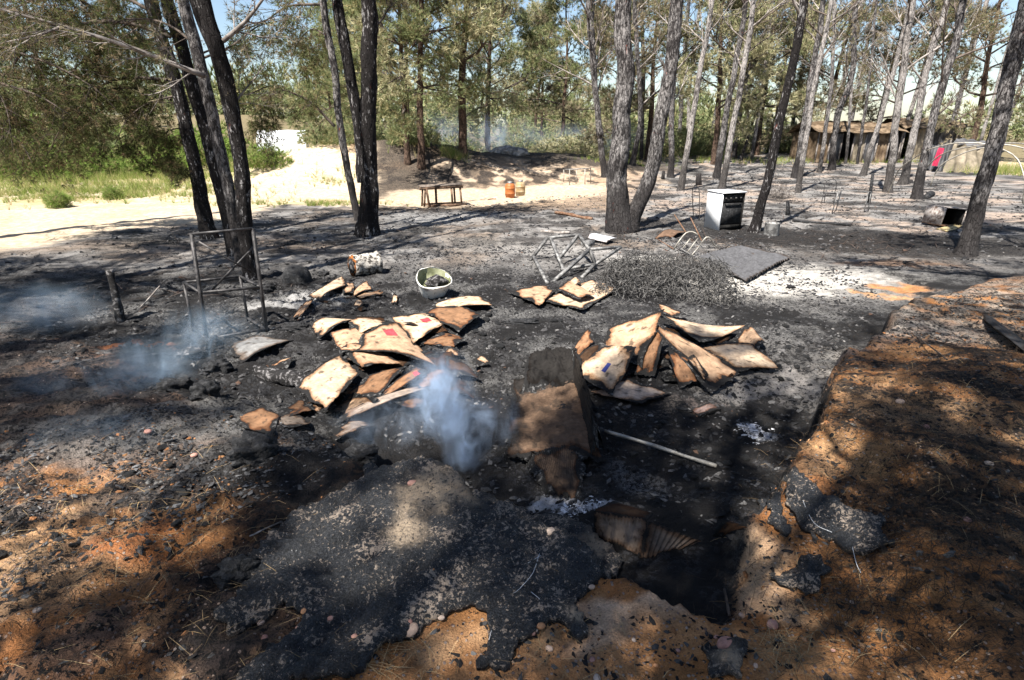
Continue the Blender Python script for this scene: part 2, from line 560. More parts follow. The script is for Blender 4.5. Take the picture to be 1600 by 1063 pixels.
# ------------------------------------------------------------------ the ground
CHAR = (.011, .0108, .0115); DASH = (.040, .039, .040); ASH = (.19, .182, .176); WASH = (.50, .465, .425)
SOIL = (.36, .165, .062); PALESOIL = (.50, .31, .17); REDSOIL = (.27, .10, .036); SAND = (.50, .405, .295); PINK = (.31, .245, .20)
LITTER = (.13, .085, .05); GRASSY = (.34, .30, .14); DUST = (.21, .20, .192)


def spacing(a, fine0, fine1, b, step, g):
    mid = list(np.arange(fine0, fine1, step))
    lo = []; p = fine0; s_ = step
    while p > a:
        s_ *= g; p -= s_; lo.append(p)
    hi = []; p = fine1; s_ = step
    while p < b:
        s_ = min(s_ * g, 60); p += s_; hi.append(p)
    return np.array(lo[::-1] + mid + hi)


def build_ground():
    gx = spacing(-400, -3.2, 4.2, 400, .026, 1.045)
    y1 = list(np.arange(1.05, 4.6, .024)); p = 4.6
    while p < 34: p += max(.024, p * .0052); y1.append(p)
    s_ = .2
    while p < 700: s_ = min(s_ * 1.07, 50); p += s_; y1.append(p)
    lo = []; p = 1.05; s_ = .03
    while p > -60: s_ *= 1.25; p -= s_; lo.append(p)
    gy = np.array(lo[::-1] + y1)
    X, Y = np.meshgrid(gx, gy)
    x = X.ravel(); y = Y.ravel()
    z = H(x, y) + detail(x, y)
    n = len(x)
    col = np.tile(np.array(SAND), (n, 1)); chan = np.zeros((n, 3))
    nA = fbm(x * .55, y * .55, 4, 41); nB = fbm(x * 1.7, y * 1.7, 4, 43); nC = fbm(x * 6, y * 6, 4, 45); nD = fbm(x * 17, y * 17, 3, 47)
    wx = x + .35 * nB; wy = y + .35 * fbm(x * 1.7 + 30, y * 1.7, 3, 49)

    def paint(w, c, ch=None):
        w = np.clip(w, 0, 1)[:, None]
        col[:] = col * (1 - w) + np.array(c) * w
        if ch is not None: chan[:] = chan * (1 - w) + np.array(ch) * w

    def blob(px, py, rx, ry, rot=0, z0=0.0, soft=.35, nz=.6):
        c = G(px, py); dx = wx - c[0]; dy = wy - c[1]
        a = math.radians(rot); u = (dx * math.cos(a) + dy * math.sin(a)) / rx; v = (-dx * math.sin(a) + dy * math.cos(a)) / ry
        d = np.sqrt(u * u + v * v) + nz * nC * .5 + nz * .25 * nD
        return sstep(1 + soft, 1 - soft, d)

    def region(pts, soft=.3, z0=0.0):
        return sstep(-soft, soft, polysd([tuple(W(a, b, z0)[:2]) for a, b in pts], wx, wy) + .25 * nC)
    # sand, weeds and dirt away from the fire
    paint(sstep(-.1, .5, nA + .3 * nB) * .55, PALESOIL)
    paint(sstep(14, 17, y) * sstep(-7, -9.5, wx) * sstep(-.35, .25, nB + .5 * nA) * .8, GRASSY)
    paint(sstep(31, 36, y), (.16, .13, .075))
    # burnt ground around the trees
    camp = region([(-400, 470), (-60, 400), (60, 384), (200, 360), (300, 352), (380, 345), (430, 322), (520, 322), (640, 326), (760, 330), (900, 318), (960, 300),
                   (1010, 262), (1040, 236), (1200, 224), (1300, 236), (1420, 246), (1560, 270), (1900, 300), (2600, 500), (2600, 2000), (-900, 2000)], .35)
    paint(camp, DUST, (.35, .35, .05))
    right = sstep(1.5, 4, wx) * sstep(8.6, 11, wy)
    paint(camp * right * sstep(-.05, .35, nA + .5 * nB), PINK, (.3, .1, .0))
    paint(camp * right * sstep(.05, .4, -nA + .4 * nB), DASH, (.6, .5, .0))
    paint(camp * right * sstep(.15, .4, nB) * .8, (.11, .105, .10), (.8, .5, 0))
    paint(camp * (1 - right) * sstep(7.6, 9.5, wy) * sstep(-.35, .2, nB + .3 * nC), (.075, .069, .066), (.6, .25, 0))
    paint(camp * (1 - right) * sstep(7.6, 9.5, wy) * sstep(.0, .4, nA - .2 * nC) * .7, (.21, .165, .13), (.5, .1, 0))
    paint(camp * sstep(9, 10.5, wy) * sstep(.08, .3, fbm(x * .8 + 9, y * 1.3, 4, 61) + .25 * nC) * .8, (.055, .052, .05), (.9, .4, 0))
    # burnt litter slope left of the middle and the rise behind it
    paint(region([(560, 300), (600, 225), (720, 212), (760, 250), (830, 262), (880, 285), (800, 300), (700, 302)], .5, .5) * .9, (.055, .043, .035), (.8, .2, 0))
    paint(region([(740, 280), (760, 236), (960, 232), (1030, 240), (980, 290), (880, 292)], .6, .6) * .75, (.25, .18, .125), (.55, .15, 0))
    paint(sstep(19.5, 21, wy) * sstep(30, 27, wy) * sstep(-4, -2, wx) * sstep(7, 5, wx) * sstep(-.05, .2, fbm(x * 1.3, y * .9, 4, 63)) * .8, (.44, .34, .25), (.3, .1, 0))  # pale mottling paints patches of sun on the rise
    paint(sstep(19.5, 21, wy) * sstep(30, 27, wy) * sstep(-6, -4, wx) * sstep(7, 5, wx) * sstep(.0, .25, fbm(x * 1.5 + 7, y * .8, 4, 64)) * .85, (.05, .04, .034), (.8, .2, 0))
    paint(sstep(1.2, .0, np.hypot((wx + 3.0) / 1.5, (wy - 24.3) / 1.2)) * .6, LITTER)
    paint(sstep(25.2, 26.5, wy) * sstep(-8, -6, wx) * sstep(9, 6, wx) * sstep(45, 38, wy), (.075, .062, .05), (.7, .2, 0))
    # hut floor and hollow
    near = sstep(9.2, 7.4, wy + .2 * nC)
    inb = polysd(BASIN, x, y)
    paint(near * camp, DASH, (.75, .55, .05))
    paint(near * camp * sstep(-.1, .35, nB + .5 * nC), CHAR, (.9, .5, 0))
    paint(near * camp * sstep(.05, .35, -nB + .5 * nC) * .7, (.11, .107, .104), (.65, .95, 0))
    hol = sstep(-.02, .15, inb) * sstep(4.6, 4.0, y)
    paint(hol, CHAR, (.9, .38, 0))
    paint(hol * sstep(.0, .4, nB + .6 * nC) * .7, (.045, .045, .049), (.8, .75, 0))
    # banks of orange soil
    bank = sstep(.04, -.03, inb + .02 * nC) * sstep(7.6, 6.2, y) * sstep(-7, -5, x)
    left = sstep(-.6, -1.6, x - .25 * (y - 2.5))
    paint(bank, SOIL, (.42, .05, .45))
    paint(bank * sstep(.0, .5, nB + .5 * nC) * .7, PALESOIL, (.38, .05, .3))
    paint(bank * sstep(.05, .45, nA + .35 * nB - .5 * nC) * .45, REDSOIL, (.55, .05, .3))
    rb = bank * sstep(1.0, 2.0, x)
    st = fbm(x * 1.2 - y * 1.0, (x + y) * 4.0, 4, 55)      # streaks of needle litter
    paint(rb * sstep(-.45, .10, st + .35 * nC) * .88, (.055, .042, .031), (.9, .15, .1))
    paint(rb * sstep(.18, .42, -st + .35 * nC) * .6, (.40, .23, .11), (.6, .05, .25))  # tan streaks put sunlit strips into the soil colour
    paint(rb * sstep(4.0, 5.4, y) * sstep(-.3, .2, nC) * .7, (.30, .27, .235), (.7, .6, 0))
    lb = bank * left
    st2 = fbm(x * 1.0 + y * 1.0, (x - y) * 3.0, 4, 57)
    paint(lb * sstep(-.30, .12, st2 + .45 * nC) * .9, (.036, .031, .029), (.85, .35, .1))
    paint(lb * sstep(.1, .4, st2 - .5 * nC) * .6, (.13, .12, .115), (.7, .6, .05))
    paint(lb * sstep(2.4, 3.2, y + .3 * nB) * .88, (.050, .046, .045), (.75, .4, .05))
    paint(lb * sstep(4.3, 5.2, y) * .7, DASH, (.7, .5, .0))
    paint(blob(250, 660, .9, .45, 30) * .8, (.13, .125, .12), (.6, .7, 0))
    paint(blob(420, 730, .55, .5, 20) * .85, (.10, .097, .095), (.7, .6, 0))
    paint(blob(130, 870, .7, .30, 28) * .55, PALESOIL, (.5, .3, .3))
    paint(blob(250, 870, .30, .16, 20) * .9, REDSOIL, (.4, .02, .2))
    paint(blob(300, 800, .28, .16, 20) * .8, SOIL, (.4, .02, .2))
    paint(blob(330, 850, .18, .22) * .8, SOIL, (.4, .02, .2))
    paint(blob(220, 545, .25, .12, 20) * .8, REDSOIL, (.3, .0, .1))
    # soot and char on the front bank behind the crust
    paint(blob(560, 760, .9, .5) * .9, CHAR, (.8, .35, 0))
    paint(blob(430, 900, .38, .34, 20) * .92, (.030, .028, .029), (.8, .45, .25))
    paint(blob(450, 1010, .22, .12, 0) * .85, (.030, .028, .029), (.8, .45, .25))
    # pale sandy and orange patches on the front and right banks
    paint(blob(985, 975, .14, .12) * .9, (.60, .42, .29), (.15, 0, .2))
    paint(blob(1205, 890, .07, .16, -10) * .7, (.52, .36, .23), (.3, 0, .2))
    paint(blob(1100, 1020, .35, .16) * .7, (.42, .22, .10), (.3, 0, .6))
    paint(blob(820, 1040, .5, .12) * .7, (.38, .19, .085), (.35, 0, .7))
    paint(blob(1450, 650, .35, .22, -35) * .45, PALESOIL, (.5, 0, .2))  # pale streak paints a strip of sunlight on the right bank
    paint(blob(1480, 885, .22, .12, -40) * .8, (.46, .19, .06), (.35, 0, .3))
    paint(blob(1450, 520, .8, .5) * .6, (.33, .30, .27), (.7, .5, 0))
    # ash drifts
    paint(blob(1235, 440, 1.5, .8, 8, soft=.5) * .95, (.46, .435, .40), (.35, .3, 0))
    paint(blob(1330, 470, .8, .35, 10) * .5, ASH, (.6, .6, 0))
    paint(blob(1190, 600, .55, .42, 10) * .75, (.27, .25, .235), (.45, .8, 0))
    paint(blob(1180, 545, .65, .28) * .5, ASH, (.6, .8, 0))
    paint(blob(860, 390, 1.2, .45, -8) * .8, (.30, .285, .27), (.5, .6, 0))
    paint(blob(1000, 405, .7, .3) * .7, (.42, .40, .37), (.5, .6, 0))
    paint(blob(470, 470, .6, .4, 30) * .75, (.36, .35, .34), (.4, .8, 0))
    paint(blob(700, 340, 1.6, 1.1, 10) * .6, (.24, .235, .23), (.5, .4, 0))
    paint(blob(720, 380, 1.3, .6) * .5, (.20, .185, .17), (.6, .4, 0))
    paint(blob(1180, 672, .13, .12) * .95, (.40, .40, .41), (.4, 1, 0))
    paint(blob(895, 798, .17, .13) * .95, (.46, .46, .48), (.4, 1, 0))
    paint(blob(990, 740, .25, .12, -15) * .6, (.12, .12, .125), (.6, 1, 0))
    paint(blob(1000, 640, .35, .12) * .6, (.10, .085, .075), (.8, .6, 0))
    paint(blob(1090, 632, .16, .07) * .6, (.15, .12, .11), (.6, .4, 0))
    paint(blob(1410, 450, .36, .22, 10) * .95, (.40, .19, .075), (.35, .05, .4))
    paint(blob(1380, 462, .22, .12) * .9, (.44, .25, .12), (.35, .05, .3))
    # dark smouldering and charred patches, the two wide ones with painted tree shade
    paint(blob(700, 640, .6, .35) * .9, CHAR, (.9, .3, 0))
    paint(blob(1270, 370, 2.8, .9) * .9, (.028, .025, .024), (.9, .4, 0))  # char and tree shade painted as one dark band
    paint(blob(1450, 385, 2.6, 1.0) * .88, (.036, .031, .028), (.9, .35, 0))  # the band continues, char with tree shade in its colour
    paint(blob(1400, 412, .9, .25) * .7, (.16, .09, .05), (.6, .1, .2))
    paint(blob(1060, 350, 1.2, .8) * .7, (.05, .047, .045), (.9, .6, 0))
    # bright sand strip in the open
    paint(region([(560, 325), (620, 300), (760, 296), (900, 290), (960, 292), (940, 304), (800, 322), (660, 326)], .35) * .85, (.50, .395, .285), (.2, .05, .05))
    paint(blob(1000, 300, 2.5, .8) * .4, PINK, (.2, .1, 0))
    paint(blob(450, 290, 2.4, 3.0) * .8, SAND, (.05, 0, .1))
    paint(blob(440, 318, 1.6, .35) * .5, GRASSY)
    acc = Acc()
    acc.add(np.stack([x, y, z], 1), Q=grid_q(len(gy), len(gx)), col=np.clip(col, 0, 1))
    o = acc.build('ground', M['ground'])
    at = o.data.attributes.new('chan', 'FLOAT_COLOR', 'POINT')
    at.data.foreach_set('color', np.concatenate([chan, np.ones((n, 1))], 1).astype(np.float32).ravel())
    tag(o, 'burnt ash and orange soil ground with pale sand beyond', None, None, 'structure')
    return o


build_ground()


def Hd(x, y):
    return H(x, y) + detail(x, y)


# ------------------------------------------------------------------ burnt crusts lying on the banks
def mat_crust():
    b = MatB('tarry_crust_with_grit'); co = b.coord()
    n1 = b.noise(co, 62, 6, .74, .3); n2 = b.noise(co, 6, 4, .6); n3 = b.noise(co, 160, 3, .6)
    f = b.math('ADD', n1, b.math('MULTIPLY', b.math('SUBTRACT', n2, .5), .55))
    c = b.mix(b.ramp(n3, .4, .7), (.010, .011, .013), (.05, .053, .06))
    c = b.mix(b.ramp(f, .56, .615), c, (.34, .275, .22))
    c = b.mix(b.ramp(b.noise(co, 70, 4, .7), .66, .70), c, (.33, .33, .34))
    a = b.attr('col'); sp = b.n('ShaderNodeSeparateColor'); b.l(a, sp.inputs[0])
    c = b.mix(b.math('MULTIPLY', sp.outputs[0], b.ramp(n1, .36, .5)), c, (.40, .31, .22))
    return b.pbr(c, b.ramp(n1, .4, .6, .45, .9), 0, b.bump(b.math('ADD', n1, b.math('MULTIPLY', n3, .5)), 1.0, .03), .4)


M['crust'] = mat_crust()


def crust(name, label, cat, pts, z0, step=.016, thick=.03, lift=.012, pale=(), seed=0, group=None):
    poly = [tuple(G(a, b)[:2]) for a, b in pts]
    P = np.array(poly); lo = P.min(0) - .05; hi = P.max(0) + .05
    gx = np.arange(lo[0], hi[0], step); gy = np.arange(lo[1], hi[1], step)
    X, Y = np.meshgrid(gx, gy); x = X.ravel(); y = Y.ravel()

    def sdf(x, y):
        return polysd(poly, x, y) + .035 * fbm(x * 9, y * 9, 4, 70 + seed) + .012 * fbm(x * 40, y * 40, 2, 75 + seed)
    sd = sdf(x, y)
    e = .004
    gxx = (sdf(x + e, y) - sd) / e; gyy = (sdf(x, y + e) - sd) / e
    m = len(gy); n = len(gx)
    Q = grid_q(m, n); sdq = sd[Q].mean(1); keep = Q[sdq > 0]
    used = np.unique(keep)
    # snap the rim onto the outline
    cnt = np.zeros(len(x), int); np.add.at(cnt, keep.ravel(), 1)
    rim = (cnt > 0) & (cnt < 4)
    g2 = np.maximum(gxx ** 2 + gyy ** 2, .3)
    xs = x.copy(); ys = y.copy()
    mv = np.clip(-sd / g2, -.013, .013)
    xs[rim] += (mv * gxx)[rim]; ys[rim] += (mv * gyy)[rim]
    lump = .018 * fbm(xs * 11, ys * 11, 4, 80 + seed) + .022 * np.abs(fbm(xs * 24, ys * 24, 3, 83 + seed))
    edge = sstep(.12, 0, sd)
    top = Hd(xs, ys) + lift + .018 * sstep(0, .05, sd) + lump + edge * .015 * (1 + 1.5 * pnoise(xs * 5, ys * 5, 90 + seed))
    bot = top - thick * .8
    colr = np.zeros((len(x), 3))
    for (px, py, r) in pale:
        c = G(px, py); colr[:, 0] = np.maximum(colr[:, 0], sstep(1.2, .2, np.hypot(xs - c[0], ys - c[1]) / r + .6 * fbm(xs * 7, ys * 7, 3, 5)))
    idx = -np.ones(len(x), int); idx[used] = np.arange(len(used))
    Vt = np.stack([xs, ys, top], 1)[used]; Vb = np.stack([xs, ys, bot], 1)[used]
    Qt = idx[keep]
    E = np.concatenate([Qt[:, [0, 1]], Qt[:, [1, 2]], Qt[:, [2, 3]], Qt[:, [3, 0]]])
    key = np.sort(E, 1); _, inv, c2 = np.unique(key[:, 0] * 10 ** 7 + key[:, 1], return_inverse=True, return_counts=True)
    Be = E[c2[inv] == 1]; nt = len(used)
    skirt = np.stack([Be[:, 0] + nt, Be[:, 1] + nt, Be[:, 1], Be[:, 0]], 1)
    acc = Acc(); acc.add(np.concatenate([Vt, Vb]), Q=np.concatenate([Qt, skirt, Qt[:, ::-1] + nt]), col=np.concatenate([colr[used]] * 2))
    c = Vt.mean(0)
    o = acc.build(name, M['crust'], None, c)
    return tag(o, label, cat, group)


crust('burnt_crust', 'large black gritty burnt crust sheet draped over the front bank', 'burnt crust',
      [(660, 714), (700, 740), (742, 772), (800, 792), (870, 812), (930, 842), (966, 870), (968, 892), (935, 915), (905, 935), (893, 950), (915, 985), (905, 1005), (875, 985), (840, 985), (815, 1015), (790, 1045), (750, 1052),
       (758, 1010), (775, 958), (735, 962), (690, 968), (660, 985), (630, 1010), (585, 1020), (540, 1070), (360, 1080), (440, 1010), (480, 965), (440, 945), (370, 1000), (330, 985), (380, 930), (420, 850), (470, 800), (560, 760), (610, 735)],
      .3, pale=((680, 775, .20), (640, 840, .12), (930, 860, .12), (900, 975, .04)), seed=1)
crust('burnt_crust', 'burnt black crust slab on the orange bank to the right of the hollow', 'burnt crust',
      [(1205, 765), (1240, 742), (1262, 760), (1310, 800), (1375, 822), (1392, 858), (1350, 872), (1300, 850), (1262, 828), (1230, 800)], .36, thick=.03, lift=.01, seed=2)
crust('burnt_crust', 'narrow sliver of burnt crust along the edge of the orange bank', 'burnt crust',
      [(1182, 790), (1200, 785), (1222, 815), (1240, 838), (1225, 842), (1200, 815)], .33, thick=.02, seed=3)
crust('burnt_crust', 'small burnt crust patch with pale grit at the lower picture edge', 'burnt crust',
      [(1102, 1020), (1130, 1012), (1165, 1012), (1168, 1045), (1150, 1068), (1112, 1070)], .3, thick=.02, pale=((1140, 1045, .06),), seed=4)
crust('burnt_crust', 'tarry black blotch of crust on pale sand below the larger slab', 'burnt crust',
      [(1210, 905), (1235, 895), (1250, 870), (1275, 880), (1300, 900), (1275, 910), (1280, 930), (1262, 935), (1240, 918), (1225, 925)], .31, thick=.012, lift=.004, seed=5)

# ------------------------------------------------------------------ smoke risers, debris, litter come later; trees first
def gen_disp(seed, amp, k=3.0, f=.5):
    def d(a, i):
        return amp * fbm(np.cos(a) * k + i * f * .37 + seed, np.sin(a) * k + i * f * .61 - seed, 3, seed)
    return d


def stem(acc, pts, r0, r1, step=.12, n=14, seed=0, amp=.22, flare=True, rmid=None, extra=0.0):
    P = resample(pts, step); m = len(P)
    L = np.concatenate([[0], np.cumsum(np.linalg.norm(np.diff(P, axis=0), axis=1))]); t = L / L[-1]
    wob = .35 * r0
    P = P + np.stack([wob * pnoise(L * 1.1 + seed, 0 * L + 3.3), wob * pnoise(L * 1.1, 0 * L + seed * 1.7), 0 * L], 1) * sstep(0, .5, L)[:, None]
    if rmid is None: R = r0 * (1 - t) + r1 * t
    else:
        tm = max(.2, 1 - extra / L[-1]); R = np.where(t < tm, r0 * .78 + (rmid - r0 * .78) * (t / tm) ** .8, rmid + (r1 - rmid) * (t - tm) / (1 - tm + 1e-6))
    if flare: R = R * (1 + .42 * np.exp(-np.maximum(L - .25, 0) / (r0 * 1.3)))
    R = R * (1 + .09 * pnoise(L * 1.9 + seed * 3.1, 0 * L))
    acc.tube(P, R, n, disp=gen_disp(seed, amp, 2.6 if n > 12 else 1.8, step * 6))
    return P, R


def grow(acc, tips, p, d, L, r, depth, rg, bend=0.0, nch=4, spread=.8, sides=4, wob=.16, shrink=.55, cstart=.25):
    m = 5 if depth else 4
    step = L / (m - 1); P = [np.array(p, float)]; D = [nrm(np.array(d, float))]
    for i in range(m - 1):
        dd = nrm(D[-1] + rg.normal(0, wob, 3) + np.array((0, 0, bend)))
        P.append(P[-1] + dd * step); D.append(dd)
    rr = np.linspace(r, r * .4, m)
    V_, Q, T = tube(P, rr, sides, None, False)
    acc.add(V_, Q, None)
    if depth == 0:
        for i in range(1, m): tips.append((P[i], D[i]))
        return
    tips.append((P[-1], D[-1]))
    for k in range(nch):
        t = cstart + (1 - cstart) * (k + rg.random() * .9) / nch
        f = min(t, .999) * (m - 1); i = int(f); q = P[i] + (P[i + 1] - P[i]) * (f - i) if i < m - 1 else P[-1]
        side = nrm(np.cross(D[i], rg.normal(0, 1, 3)))
        cd = nrm(D[i] + side * spread * (.7 + .6 * rg.random()))
        grow(acc, tips, q, cd, L * shrink * (.6 + .6 * rg.random()) * (1.15 - .5 * t), r * (.62 - .25 * t), depth - 1, rg, bend, max(2, nch - 1), spread, max(3, sides - 1), wob, shrink, cstart)


def tufts(acc, P, D, n, L, w, spread, rg, colfn=None):
    P = np.asarray(P, float); D = np.asarray(D, float); N = len(P)
    if N == 0: return
    d = D[:, None, :] + rg.normal(0, spread, (N, n, 3))
    d /= np.linalg.norm(d, axis=2)[:, :, None] + 1e-9
    ln = L * (.65 + .6 * rg.random((N, n, 1)))
    side = np.cross(d, rg.normal(0, 1, (N, n, 3))); side /= np.linalg.norm(side, axis=2)[:, :, None] + 1e-9
    base = P[:, None, :] + d * ln * .03
    Vv = np.stack([base - side * w, base + side * w, base + d * ln], 2).reshape(-1, 3)
    T = np.arange(N * n * 3).reshape(-1, 3)
    c1 = rg.random((N, 1)) * .6 + rg.random((N, n)) * .4
    c2 = np.repeat(rg.random((N, 1)), n, 1)
    cc = np.stack([c1, c2, c1], 2)
    cc = np.repeat(cc[:, :, None, :], 3, 2).reshape(-1, 3)
    acc.add(Vv, None, T, cc)


def cluster(tips, k, rad, rg, upb=.35):
    """k tuft seats round each twig tip"""
    P = np.array([t[0] for t in tips]); D = np.array([t[1] for t in tips])
    P = np.repeat(P, k, 0); D = np.repeat(D, k, 0)
    off = rg.normal(0, 1, P.shape) * rad * np.array((1, 1, .6))
    d = D + off / (rad + 1e-9) * .6 + np.array((0, 0, upb))
    return P + off, d / (np.linalg.norm(d, axis=1)[:, None] + 1e-9)


# ---- whole pines reused as copies in the wood
def pine_variant(seed, height, cb, spread_r, nl, trunk_r, fork=False, k=6, nn=11, nL=.25, nw=.0135, lob=.25):
    rg = np.random.default_rng(seed)
    tr = Acc(); br = Acc(); cr = Acc(); tips = []
    lean = rg.normal(0, .35, 2)
    top = np.array((lean[0], lean[1], height))
    pts = [(0, 0, -.3), (lean[0] * .1, lean[1] * .1, height * .25), (lean[0] * .6 + .15 * rg.normal(), lean[1] * .5, height * .6), top]
    P, R = stem(tr, pts, trunk_r, trunk_r * .25, .35, 10, seed, .18)
    zz = P[:, 2]
    for i in range(nl):
        f = (i + rg.random()) / nl
        hz = cb + (height - cb) * f ** .9
        j = int(np.argmin(np.abs(zz - hz))); az = i * 2.4 + rg.random()
        el = .15 + .75 * f
        d = np.array((math.cos(az) * math.cos(el), math.sin(az) * math.cos(el), math.sin(el)))
        L = spread_r * (1.05 - .55 * f) * (.75 + .4 * rg.random())
        grow(br, tips, P[j], d, L, R[j] * .5, 2, rg, .05, 4, .75, 5)
    cp, cd = cluster(tips, k, lob, rg)
    tufts(cr, cp, cd, nn, nL, nw, .55, rg)
    return tr, br, cr


VAR = []   # the fifth and sixth are thin crowned
_vm = [(101, 10.5, 2.4, 3.3, 17, .17), (102, 9.5, 2.0, 3.0, 16, .15), (103, 11.0, 2.6, 3.8, 18, .19), (104, 8.5, 1.3, 2.7, 17, .13)]
for (sd_, h_, cb_, sr_, nl_, tr_) in _vm:
    a_, b_, c_ = pine_variant(sd_, h_, cb_, sr_, nl_, tr_)
    VAR.append((a_, b_, c_))
for (sd_, h_, cb_, sr_, nl_, tr_) in [(105, 10.0, 3.2, 3.3, 11, .17), (106, 11.0, 3.6, 3.5, 11, .18)]:
    VAR.append(pine_variant(sd_, h_, cb_, sr_, nl_, tr_, k=5, nn=9, nL=.17, nw=.012, lob=.13))
_vcache = {}


def pine(vi, loc, rot, sc, label, needle, bark='bark_brown', group=None, cat='tree', name='pine_tree'):
    if vi not in _vcache:
        a_, b_, c_ = VAR[vi]
        root = thing(name, label, cat, loc, group)
        t = a_.build('trunk', M[bark], root); b = b_.build('branches', M['twig_dark'], root); c = c_.build('crown', M[needle], root)
        for q in (t, b, c): q.material_slots[0].link = 'OBJECT'
        t.material_slots[0].material = M[bark]; b.material_slots[0].material = M['twig_dark']; c.material_slots[0].material = M[needle]
        _vcache[vi] = root
    else:
        root = copy_tree(_vcache[vi]); root.name = name
        tag(root, label, cat, group)
        for ch in root.children:
            if ch.name.startswith('trunk'): ch.material_slots[0].material = M[bark]
            if ch.name.startswith('crown'): ch.material_slots[0].material = M[needle]
    root.location = Vector([float(k) for k in loc]); root.rotation_euler = (0, 0, rot); root.scale = (sc, sc, sc)
    return root


# ---- pines with trunks placed one by one
def trunk_points(pxs, extra=4.0, Yoff=None):
    b = G(*pxs[0]); Y0 = b[1]
    P = [b]
    for i, (a, c) in enumerate(pxs[1:]):
        P.append(V(a, c, Y0 + (Yoff * (i + 1) if Yoff else 0)))
    d = nrm(P[-1] - P[-2]); d = nrm(d + np.array((0, 0, .6)))
    if extra: P += [P[-1] + d * extra * .5, P[-1] + nrm(d + np.array((0, 0, .3))) * extra]
    depth = b[1] * CT + (CAMZ - b[2]) * ST
    return P, depth


def placed_pine(label, stems, bark, twig, seed, needle=None, crown=None, name='pine_tree', group=None, bare=0, bare_len=1.6, bare_from=.35, n=14, step=.14, up=.75, tips_needles=0, extra=4.0, depthrec=2):
    """stems: list of (pixel list, width at base px, width at top px); a stem with None base continues a fork"""
    rg = np.random.default_rng(seed)
    root = None; tr = Acc(); br = Acc(); tips = []; info = []
    for si, (pxs, w0, w1) in enumerate(stems):
        P, dep = trunk_points(pxs, extra)
        if root is None:
            root = thing(name, label, 'tree', P[0], group)
            Y0 = P[0][1]; base = P[0]
        else:
            if si and np.linalg.norm(P[0] - base) > 1.0:   # fork starting on the first stem
                P = [V(a, c, Y0) for a, c in pxs]; d = nrm(P[-1] - P[-2]); d = nrm(d + np.array((0, 0, .6)))
                P += [P[-1] + d * extra * .5, P[-1] + nrm(d + np.array((0, 0, .3))) * extra]
            dep = Y0 * CT + (CAMZ - base[2]) * ST
        r0 = w0 / 2 / FPX * dep; r1 = w1 / 2 / FPX * dep
        PP = [P[0] - np.array((0, 0, .25))] + list(P) if (si == 0 or np.linalg.norm(P[0] - base) <= 1.0) else P
        Q, R = stem(tr, PP, r0, r1 * .35, step, n, seed + si * 7, .2 if n > 10 else .14, flare=True, rmid=r1, extra=extra)
        info.append((Q, R))
    for (Q, R) in info:
        L = np.concatenate([[0], np.cumsum(np.linalg.norm(np.diff(Q, axis=0), axis=1))]); t = L / L[-1]
        for i in range(bare):
            f = bare_from + (1 - bare_from) * (i + rg.random()) / bare
            j = min(int(np.searchsorted(t, f)), len(Q) - 1); az = i * 2.4 + rg.random() * 1.5
            el = up * (.55 + .7 * rg.random())
            d = np.array((math.cos(az) * math.cos(el), math.sin(az) * math.cos(el), math.sin(el)))
            grow(br, tips, Q[j], d, bare_len * (1.1 - .4 * f) * (.6 + .7 * rg.random()), max(.007, min(.035, R[j] * .38)), depthrec, rg, .05, 4, .7, 4, .12)
    t = tr.build('trunk', M[bark], root, root.location[:])
    if br.n: br.build('branches', M[twig], root, root.location[:])
    if needle and tips_needles:
        cr = Acc(); cp, cd = cluster(tips, tips_needles, .13, rg); tufts(cr, cp, cd, 10, .15, .007, .5, rg)
        cr.build('crown', M[needle], root, root.location[:])
    return root, info, tips


def limb(br, tips, pxs, Ys, r, rg, twigs=16, tl=.8, droop=-.12, depth=1, spread=.9, sides=6):
    P = [V(a, c, y) for (a, c), y in zip(pxs, np.linspace(Ys[0], Ys[1], len(pxs)))]
    Q = resample(P, .15); R = np.linspace(r, r * .3, len(Q))
    br.tube(Q, R, sides, cap=False, disp=gen_disp(int(r * 9000) % 97, .12, 1.5, .6))
    for i in range(twigs):
        f = .12 + .88 * (i + rg.random()) / twigs; j = min(int(f * (len(Q) - 1)), len(Q) - 2)
        t = nrm(Q[j + 1] - Q[j]); sd_ = nrm(np.cross(t, rg.normal(0, 1, 3)))
        grow(br, tips, Q[j], nrm(t * .7 + sd_ * spread + np.array((0, 0, droop))), tl * (.5 + .8 * rg.random()), max(.005, R[j] * .35), depth, rg, droop, 5, .7, 4, .14)


# near left clump: four leaning trunks
def left_clump():
    specs = [('dark leaning pine trunk, hindmost and leftmost of the clump by the frame stand', [(328, 372), (300, 245), (278, 152), (254, 68), (234, 0)], 27, 17, 'bark_black', 1),
             ('black pine trunk with grey flecks, second from the left in the leaning clump', [(368, 398), (335, 262), (305, 152), (281, 68), (261, 0)], 25, 16, 'bark_black', 2),
             ('ash-flecked slender pine trunk, third from the left in the leaning clump', [(378, 415), (350, 262), (325, 152), (305, 68), (285, 0)], 22, 15, 'bark_mid', 3),
             ('charred pine trunk with a thin twin stem, foremost of the leaning clump', [(390, 438), (378, 280), (359, 152), (335, 68), (318, 0)], 29, 19, 'bark_black', 4)]
    out = []
    for lab, pxs, w0, w1, bark, s_ in specs:
        stems = [(pxs, w0, w1)]
        if s_ == 4: stems.append(([(372, 250), (352, 170), (332, 85), (300, 0)], 10, 8))
        root, info, tips = placed_pine(lab, stems, bark, 'twig_dark', 200 + s_, n=22, step=.07, bare=0, group='leaning clump of pine trunks', extra=5.0)
        out.append((root, info))
    return out


clump = left_clump()


